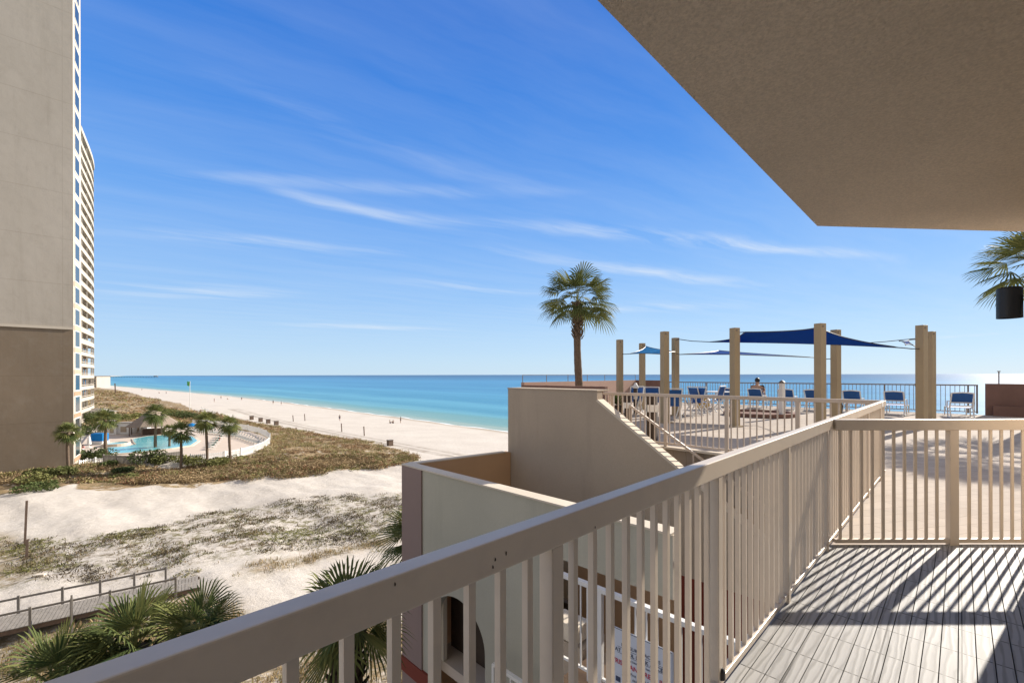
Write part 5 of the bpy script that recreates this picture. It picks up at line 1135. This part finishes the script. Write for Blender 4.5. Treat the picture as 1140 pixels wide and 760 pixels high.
# ================================================================== dune plants
def scatter(name, label, n, area, accept, cols, hgt, nb_, wid, seed, spread=.25, lean=.6, stuff=True, leafy=0):
    r = np.random.default_rng(seed); X0, X1, Y0, Y1 = area
    pts = []; X = r.uniform(X0, X1, n); Y = r.uniform(Y0, Y1, n)
    ok = accept(X, Y, r); X, Y = X[ok], Y[ok]; k = len(X); Zg = ground(X, Y)
    hs = r.uniform(.55, 1.25, k)*hgt; ci = r.integers(0, len(cols), k)
    cn_ = sn(X, Y, .35, .7); ci = np.where(cn_ > .35, (ci*0), ci)     # same kinds stand together
    cb_ = np.array(cols)[ci]*r.uniform(.75, 1.25, (k, 1))
    a = r.uniform(0, 2*np.pi, (k, nb_)); L = hs[:, None]*r.uniform(.6, 1.1, (k, nb_)); le = r.uniform(.1, lean, (k, nb_))
    rx = X[:, None]+r.normal(0, spread, (k, nb_))*hs[:, None]; ry = Y[:, None]+r.normal(0, spread, (k, nb_))*hs[:, None]
    rz_ = np.repeat(Zg[:, None], nb_, 1)
    dxx, dyy = np.cos(a), np.sin(a); w_ = wid*r.uniform(.6, 1.4, (k, nb_))
    V = np.zeros((k, nb_, 5, 3), np.float32)
    px_, py_ = -dyy*w_, dxx*w_
    tw = r.uniform(0, np.pi, (k, nb_)); px_, py_ = np.cos(tw)*w_, np.sin(tw)*w_
    V[..., 0, :] = np.stack([rx-px_, ry-py_, rz_-.03], -1); V[..., 1, :] = np.stack([rx+px_, ry+py_, rz_-.03], -1)
    mx_, my_, mz_ = rx+dxx*L*le*.4, ry+dyy*L*le*.4, rz_+L*.6
    V[..., 2, :] = np.stack([mx_+px_*.8, my_+py_*.8, mz_], -1); V[..., 3, :] = np.stack([mx_-px_*.8, my_-py_*.8, mz_], -1)
    V[..., 4, :] = np.stack([rx+dxx*L*le, ry+dyy*L*le, rz_+L*(1-.3*le)], -1)
    if leafy:
        th = r.uniform(0, 2*np.pi, (k, nb_)); ph = r.uniform(0, 1, (k, nb_)); rad = hs[:, None]*r.uniform(.55, 1.0, (k, nb_))*1.3
        ccx = X[:, None]+np.cos(th)*np.sqrt(1-ph**2)*rad; ccy = Y[:, None]+np.sin(th)*np.sqrt(1-ph**2)*rad; ccz = Zg[:, None]+ph*rad*.62
        A_ = r.normal(size=(k, nb_, 3)); A_ /= np.linalg.norm(A_, axis=-1, keepdims=True); B_ = r.normal(size=(k, nb_, 3)); B_ /= np.linalg.norm(B_, axis=-1, keepdims=True)
        A_[..., 2] = np.abs(A_[..., 2])*.8; sz = leafy*r.uniform(.6, 1.4, (k, nb_, 1)); Cc = np.stack([ccx, ccy, ccz], -1)
        V[..., 0, :] = Cc-A_*sz*.6-B_*sz*.25; V[..., 1, :] = Cc-A_*sz*.6+B_*sz*.25; V[..., 2, :] = Cc+A_*sz*.4+B_*sz*.3; V[..., 3, :] = Cc+A_*sz*.4-B_*sz*.3; V[..., 4, :] = Cc+A_*sz*1.1
    nv = k*nb_*5; base = (np.arange(k*nb_)*5)[:, None]
    me = bpy.data.meshes.new(name); me.vertices.add(nv); me.vertices.foreach_set('co', V.ravel())
    nq = k*nb_
    li = np.concatenate([base+np.array([0, 1, 2, 3]), base+np.array([3, 2, 4])], 1).ravel()
    me.loops.add(len(li)); me.loops.foreach_set('vertex_index', li.astype(np.int32)); me.polygons.add(nq*2)
    st_ = np.stack([np.arange(nq)*7, np.arange(nq)*7+4], 1).ravel(); tt_ = np.tile([4, 3], nq)
    me.polygons.foreach_set('loop_start', st_.astype(np.int32)); me.polygons.foreach_set('loop_total', tt_.astype(np.int32))
    at = me.color_attributes.new('tint', 'FLOAT_COLOR', 'POINT'); cbuf = np.ones((k, nb_, 5, 4), np.float32); cbuf[..., :3] = (cb_[:, None, :]*r.uniform(.8, 1.2, (k, nb_, 1)))[:, :, None, :]
    at.data.foreach_set('color', cbuf.ravel()); me.update(calc_edges=True); me.materials.append(M['grass'])
    o = bpy.data.objects.new(name, me); col.objects.link(o); print(name, k, nq*2)
    return tag(o, label, 'plants', None, 'stuff')
def jit(X, Y, a=.5): return X+a*sn(X, Y, .9, 1.)+.3*sn(X, Y, 2.3, .2), Y+a*sn(Y, X, .8, 2.)+.3*sn(X, Y, 2.1, 1.2)
BR = [(.30, .20, .11), (.36, .26, .14), (.17, .16, .06), (.30, .19, .11), (.22, .20, .08), (.40, .31, .18), (.27, .26, .10), (.46, .38, .25)]
def acc_scrub(X, Y, r):
    a, c = jit(X, Y); ok = inpoly(a, c, Z_SCRUB) | inpoly(a, c, Z_SCRUB2)
    ok &= ~inpoly(X, Y, POOL_C); dn = (sn(X, Y, .55, 1.7)+sn(X, Y, 1.4, .5)*.6)
    return ok & (dn > r.uniform(-1.3, .9, X.shape))
scatter('dune_scrub', 'low brown and olive scrub covering the dune round the pool terrace', 30000, (-100, -8, 52, 150), acc_scrub, BR, .42, 22, .05, 1, spread=.6, leafy=.13)
fpoly = W([(84, 548), (84, 520), (120, 524), (200, 524), (300, 514), (460, 508), (462, 516), (330, 532), (250, 537), (200, 543), (160, 545), (105, 549)])
def acc_front(X, Y, r):
    a, c = jit(X, Y, .4); ok = (inpoly(a, c, fpoly) | inpoly(a, c, Z_SCRUB2)) & ~inpoly(X, Y, POOL_C)
    return ok & (sn(X, Y, .45, 2.7)+.5*sn(X, Y, 1.1, .4) > r.uniform(-1.0, .7, X.shape))
scatter('rusty_scrub', 'taller rust brown scrub along the edge of the sand track', 24000, (-78, -8, 50, 72), acc_front, [(.34, .25, .14), (.32, .17, .10), (.24, .19, .085), (.19, .18, .07), (.40, .30, .18), (.17, .12, .07), (.26, .25, .10)], .62, 30, .045, 2, spread=.55, leafy=.14)
scatter('sea_oats', 'tall straw coloured grass stems standing above the dune scrub', 15000, (-100, -8, 50, 130), lambda X, Y, r: acc_scrub(X, Y, r) & (sn(X, Y, .3, 2.0) > -.2), [(.42, .33, .19), (.36, .28, .15), (.30, .27, .12)], .75, 7, .018, 9, spread=.35, lean=.7)
bush = [(122, 519, .9, .6), (168, 517, 2.0, 1.7), (180, 517, 1.3, 1.0), (215, 515, 2.4, .8), (95, 512, 2.0, .9), (104, 511, 2.2, 1.3), (60, 530, 2.6, 1.1), (52, 536, 2.2, 1.0), (35, 545, 1.5, .6), (133, 527, 1.6, .7), (143, 532, 1.3, .5), (250, 517, 2.2, .8), (105, 470, 3.5, 2.2), (118, 468, 3.5, 1.8), (130, 469, 3.2, 1.5), (190, 463, 4.2, 2.0), (200, 464, 4, 1.6), (212, 466, 3.4, 1.4), (225, 468, 3, 1.2), (150, 466, 3.2, 1.4), (92, 484, 2.4, 1.8), (97, 478, 2.4, 1.6), (240, 470, 2.8, 1.0), (180, 464, 3.2, 1.8), (95, 470, 3, 1.5)]
def bushes(name, label, items, cols, seed):
    for i, (px, py, rad, hh_) in enumerate(items):
        g_ = G(px, py); n = int(420*rad)
        r = np.random.default_rng(seed+i); mb = MB(); cc_ = cols[i % len(cols)]
        lob = [(r.normal(0, rad*.45), r.normal(0, rad*.35), r.uniform(.4, .75)*hh_, r.uniform(.35, .6)*rad) for _ in range(6)]
        for k in range(n):
            lx_, ly_, lz_, lr_ = lob[k % 6]; d = r.normal(size=3); d /= np.linalg.norm(d); rr2 = r.uniform(.75, 1.05)
            p = Vector((g_.x+lx_+d[0]*lr_*rr2, g_.y+ly_+d[1]*lr_*rr2, g_.z+max(.02, lz_+d[2]*lr_*rr2*min(1, hh_/rad))))
            a = Vector(r.normal(size=3)).normalized()*r.uniform(.09, .2); c = Vector(r.normal(size=3)).normalized()*r.uniform(.07, .15)
            f_ = r.uniform(.7, 1.35); mb.add([p-a, p+c, p+a, p-c], [(0, 1, 2, 3)], (cc_[0]*f_, cc_[1]*f_, cc_[2]*f_))
        tag(mb.build(name, M['grass'], at=g_), label[i], 'bush', 'green bushes round the pool')
near_obj = {0: 'against the grey board fence, left of the fence palm', 1: 'dark and tall in the middle of the grey board fence', 2: 'before the right part of the grey board fence', 3: 'low, right of the grey board fence', 4: 'at the foot of the tower', 5: 'left of the grey board fence gate', 6: 'yellow green on the sand bank below the brown tower wall', 7: 'on the bank left of the short palm', 8: 'small and low at the left bank', 9: 'bright green at the edge of the sand track', 10: 'low at the track edge below the board fence', 11: 'below the picket fence near the slim palms', 12: 'tall, at the foot of the curved tower', 13: 'behind the left pool palm', 14: 'between the left pool palm and the huts', 15: 'behind the pavilion on its right', 16: 'right behind the pavilion roof edge', 17: 'behind the blue umbrella', 18: 'at the back of the terrace above the slim palm', 19: 'behind the pool huts', 20: 'between the tower foot and the white folded umbrella', 21: 'at the near corner of the curved tower', 22: 'rearmost right, above the rear lounger row', 23: 'behind the pavilion tip', 24: 'against the base of the curved tower'}
bushes('bush', ['green bush '+near_obj[i] for i in range(len(bush))], bush, [(.10, .125, .045), (.08, .10, .04), (.13, .14, .05), (.18, .18, .065)], 100)
def acc_far(X, Y, r):
    s_ = (-X+Y)*Q; d_ = (X+Y)*Q; return (s_ > 118) & (d_ < 30+4*np.sin(s_*.05)) & (d_ > -30) & (X/Y > -.96) & (sn(X, Y, .12, 1.) > r.uniform(-1, .8, X.shape))
scatter('far_dune_scrub', 'brown scrub on the far dunes behind the pool', 26000, (-330, -55, 105, 380), acc_far, BR, .8, 9, .16, 3, spread=.9, leafy=.4)
def acc_sp(X, Y, r):
    a, c = jit(X, Y); return inpoly(a, c, Z_SPECK) & (sn(X, Y, .8, 1.1)+.7*sn(X, Y, 2.0, 2.5) > r.uniform(-.6, 1.6, X.shape))
scatter('beach_litter', 'sparse dry sprigs and seaweed litter scattered over the sand', 46000, (-60, -2, 26, 50), acc_sp, [(.10, .08, .05), (.16, .12, .07), (.13, .13, .05), (.2, .15, .09)], .16, 5, .022, 4, spread=1.1, lean=1.6)
gb = [(140, 596, 2.4, .8), (160, 592, 1.6, .6), (40, 625, 1.4, .5), (25, 630, 1.6, .5), (66, 627, .8, .4), (335, 594, 2.2, .7), (350, 600, 1.4, .5), (310, 603, 1.8, .6), (290, 597, 1.4, .5), (400, 590, 2.4, .6), (440, 578, 1.4, .6), (425, 612, .8, .4), (205, 643, .9, .4), (30, 605, 2.0, 1.0), (8, 612, 1.5, .8)]
def acc_gr(X, Y, r):
    ok = np.zeros(X.shape, bool)
    for px, py, rx_, ry_ in gb:
        p = U(px, py, -12); ok |= ((X-p.x)/rx_)**2+((Y-p.y)/(rx_*.8))**2 < r.uniform(.2, 1.3, X.shape)
    return ok
scatter('green_ground_cover', 'patches of low green beach plants on the open sand', 16000, (-48, -2, 24, 42), acc_gr, [(.19, .19, .06), (.22, .20, .08), (.25, .20, .10)], .17, 9, .03, 5, spread=.8, lean=1.2, leafy=.06)
def acc_dry(X, Y, r):
    a, c = jit(X, Y, .3); 
    st_ = inpoly(a, c, Z_STRIP); dr_ = inpoly(a, c, Z_DRY)
    P = Vector((b0.x, b0.y)); rx_ = X-P.x; ry_ = Y-P.y; al = rx_*dirb.x+ry_*dirb.y; ac_ = rx_*nb.x+ry_*nb.y
    walk = (ac_ > -.1) & (ac_ < WB+.1) & (al > 0) & (al < Lb)
    return (st_ | dr_) & ~walk & (sn(X, Y, 1.3, .3)+.6*sn(X, Y, 3.1, 1.) > r.uniform(-1.1, 1.0, X.shape))
scatter('dry_grass', 'dry straw coloured grass on the sand below the balcony', 24000, (-34, 0, 11, 40), acc_dry, [(.34, .25, .13), (.28, .20, .10), (.22, .19, .08), (.38, .29, .16)], .30, 8, .014, 6, spread=.7, lean=1.0)
# bush of small leaves between the near palm crowns
def small_bush(lab, px, py, Y, rad, seed, c0):
    p0 = At(px, py, Y); r = random.Random(seed); mb = MB(); o = thing('shrub', lab, 'shrub', (p0.x, p0.y, gz(p0.x, p0.y)))
    stm = MB()
    for k in range(9):
        a = r.uniform(0, 6.28); e_ = p0+Vector((math.cos(a)*rad*.5, math.sin(a)*rad*.5, r.uniform(-.3, .2))); stm.tube([(p0.x, p0.y, gz(p0.x, p0.y)), p0-Vector((0, 0, rad*1.2)), e_], [.06, .035, .01], 5)
    stm.build('stems', M['wood_dark'], o)
    for k in range(900):
        d = Vector((r.gauss(0, 1), r.gauss(0, 1), r.gauss(0, 1))).normalized()*rad*r.uniform(.4, 1); p = p0+d; a = Vector((r.gauss(0, 1), r.gauss(0, 1), r.gauss(0, 1))).normalized(); q = a.cross(Vector((r.gauss(0, 1), r.gauss(0, 1), 1))).normalized()
        L = r.uniform(.06, .11); f_ = r.uniform(.6, 1.4); mb.add([p-a*L, p+q*L*.3, p+a*L, p-q*L*.3], [(0, 1, 2, 3)], (c0[0]*f_, c0[1]*f_, c0[2]*f_))
    mb.build('leaves', M['grass'], o)
small_bush('leafy shrub filling the gap between the lower left palm crowns', 112, 742, 6.5, .6, 5, (.10, .12, .04))
small_bush('dark leafy shrub at the foot of the third palm crown', 225, 722, 7.2, .5, 6, (.05, .09, .03))
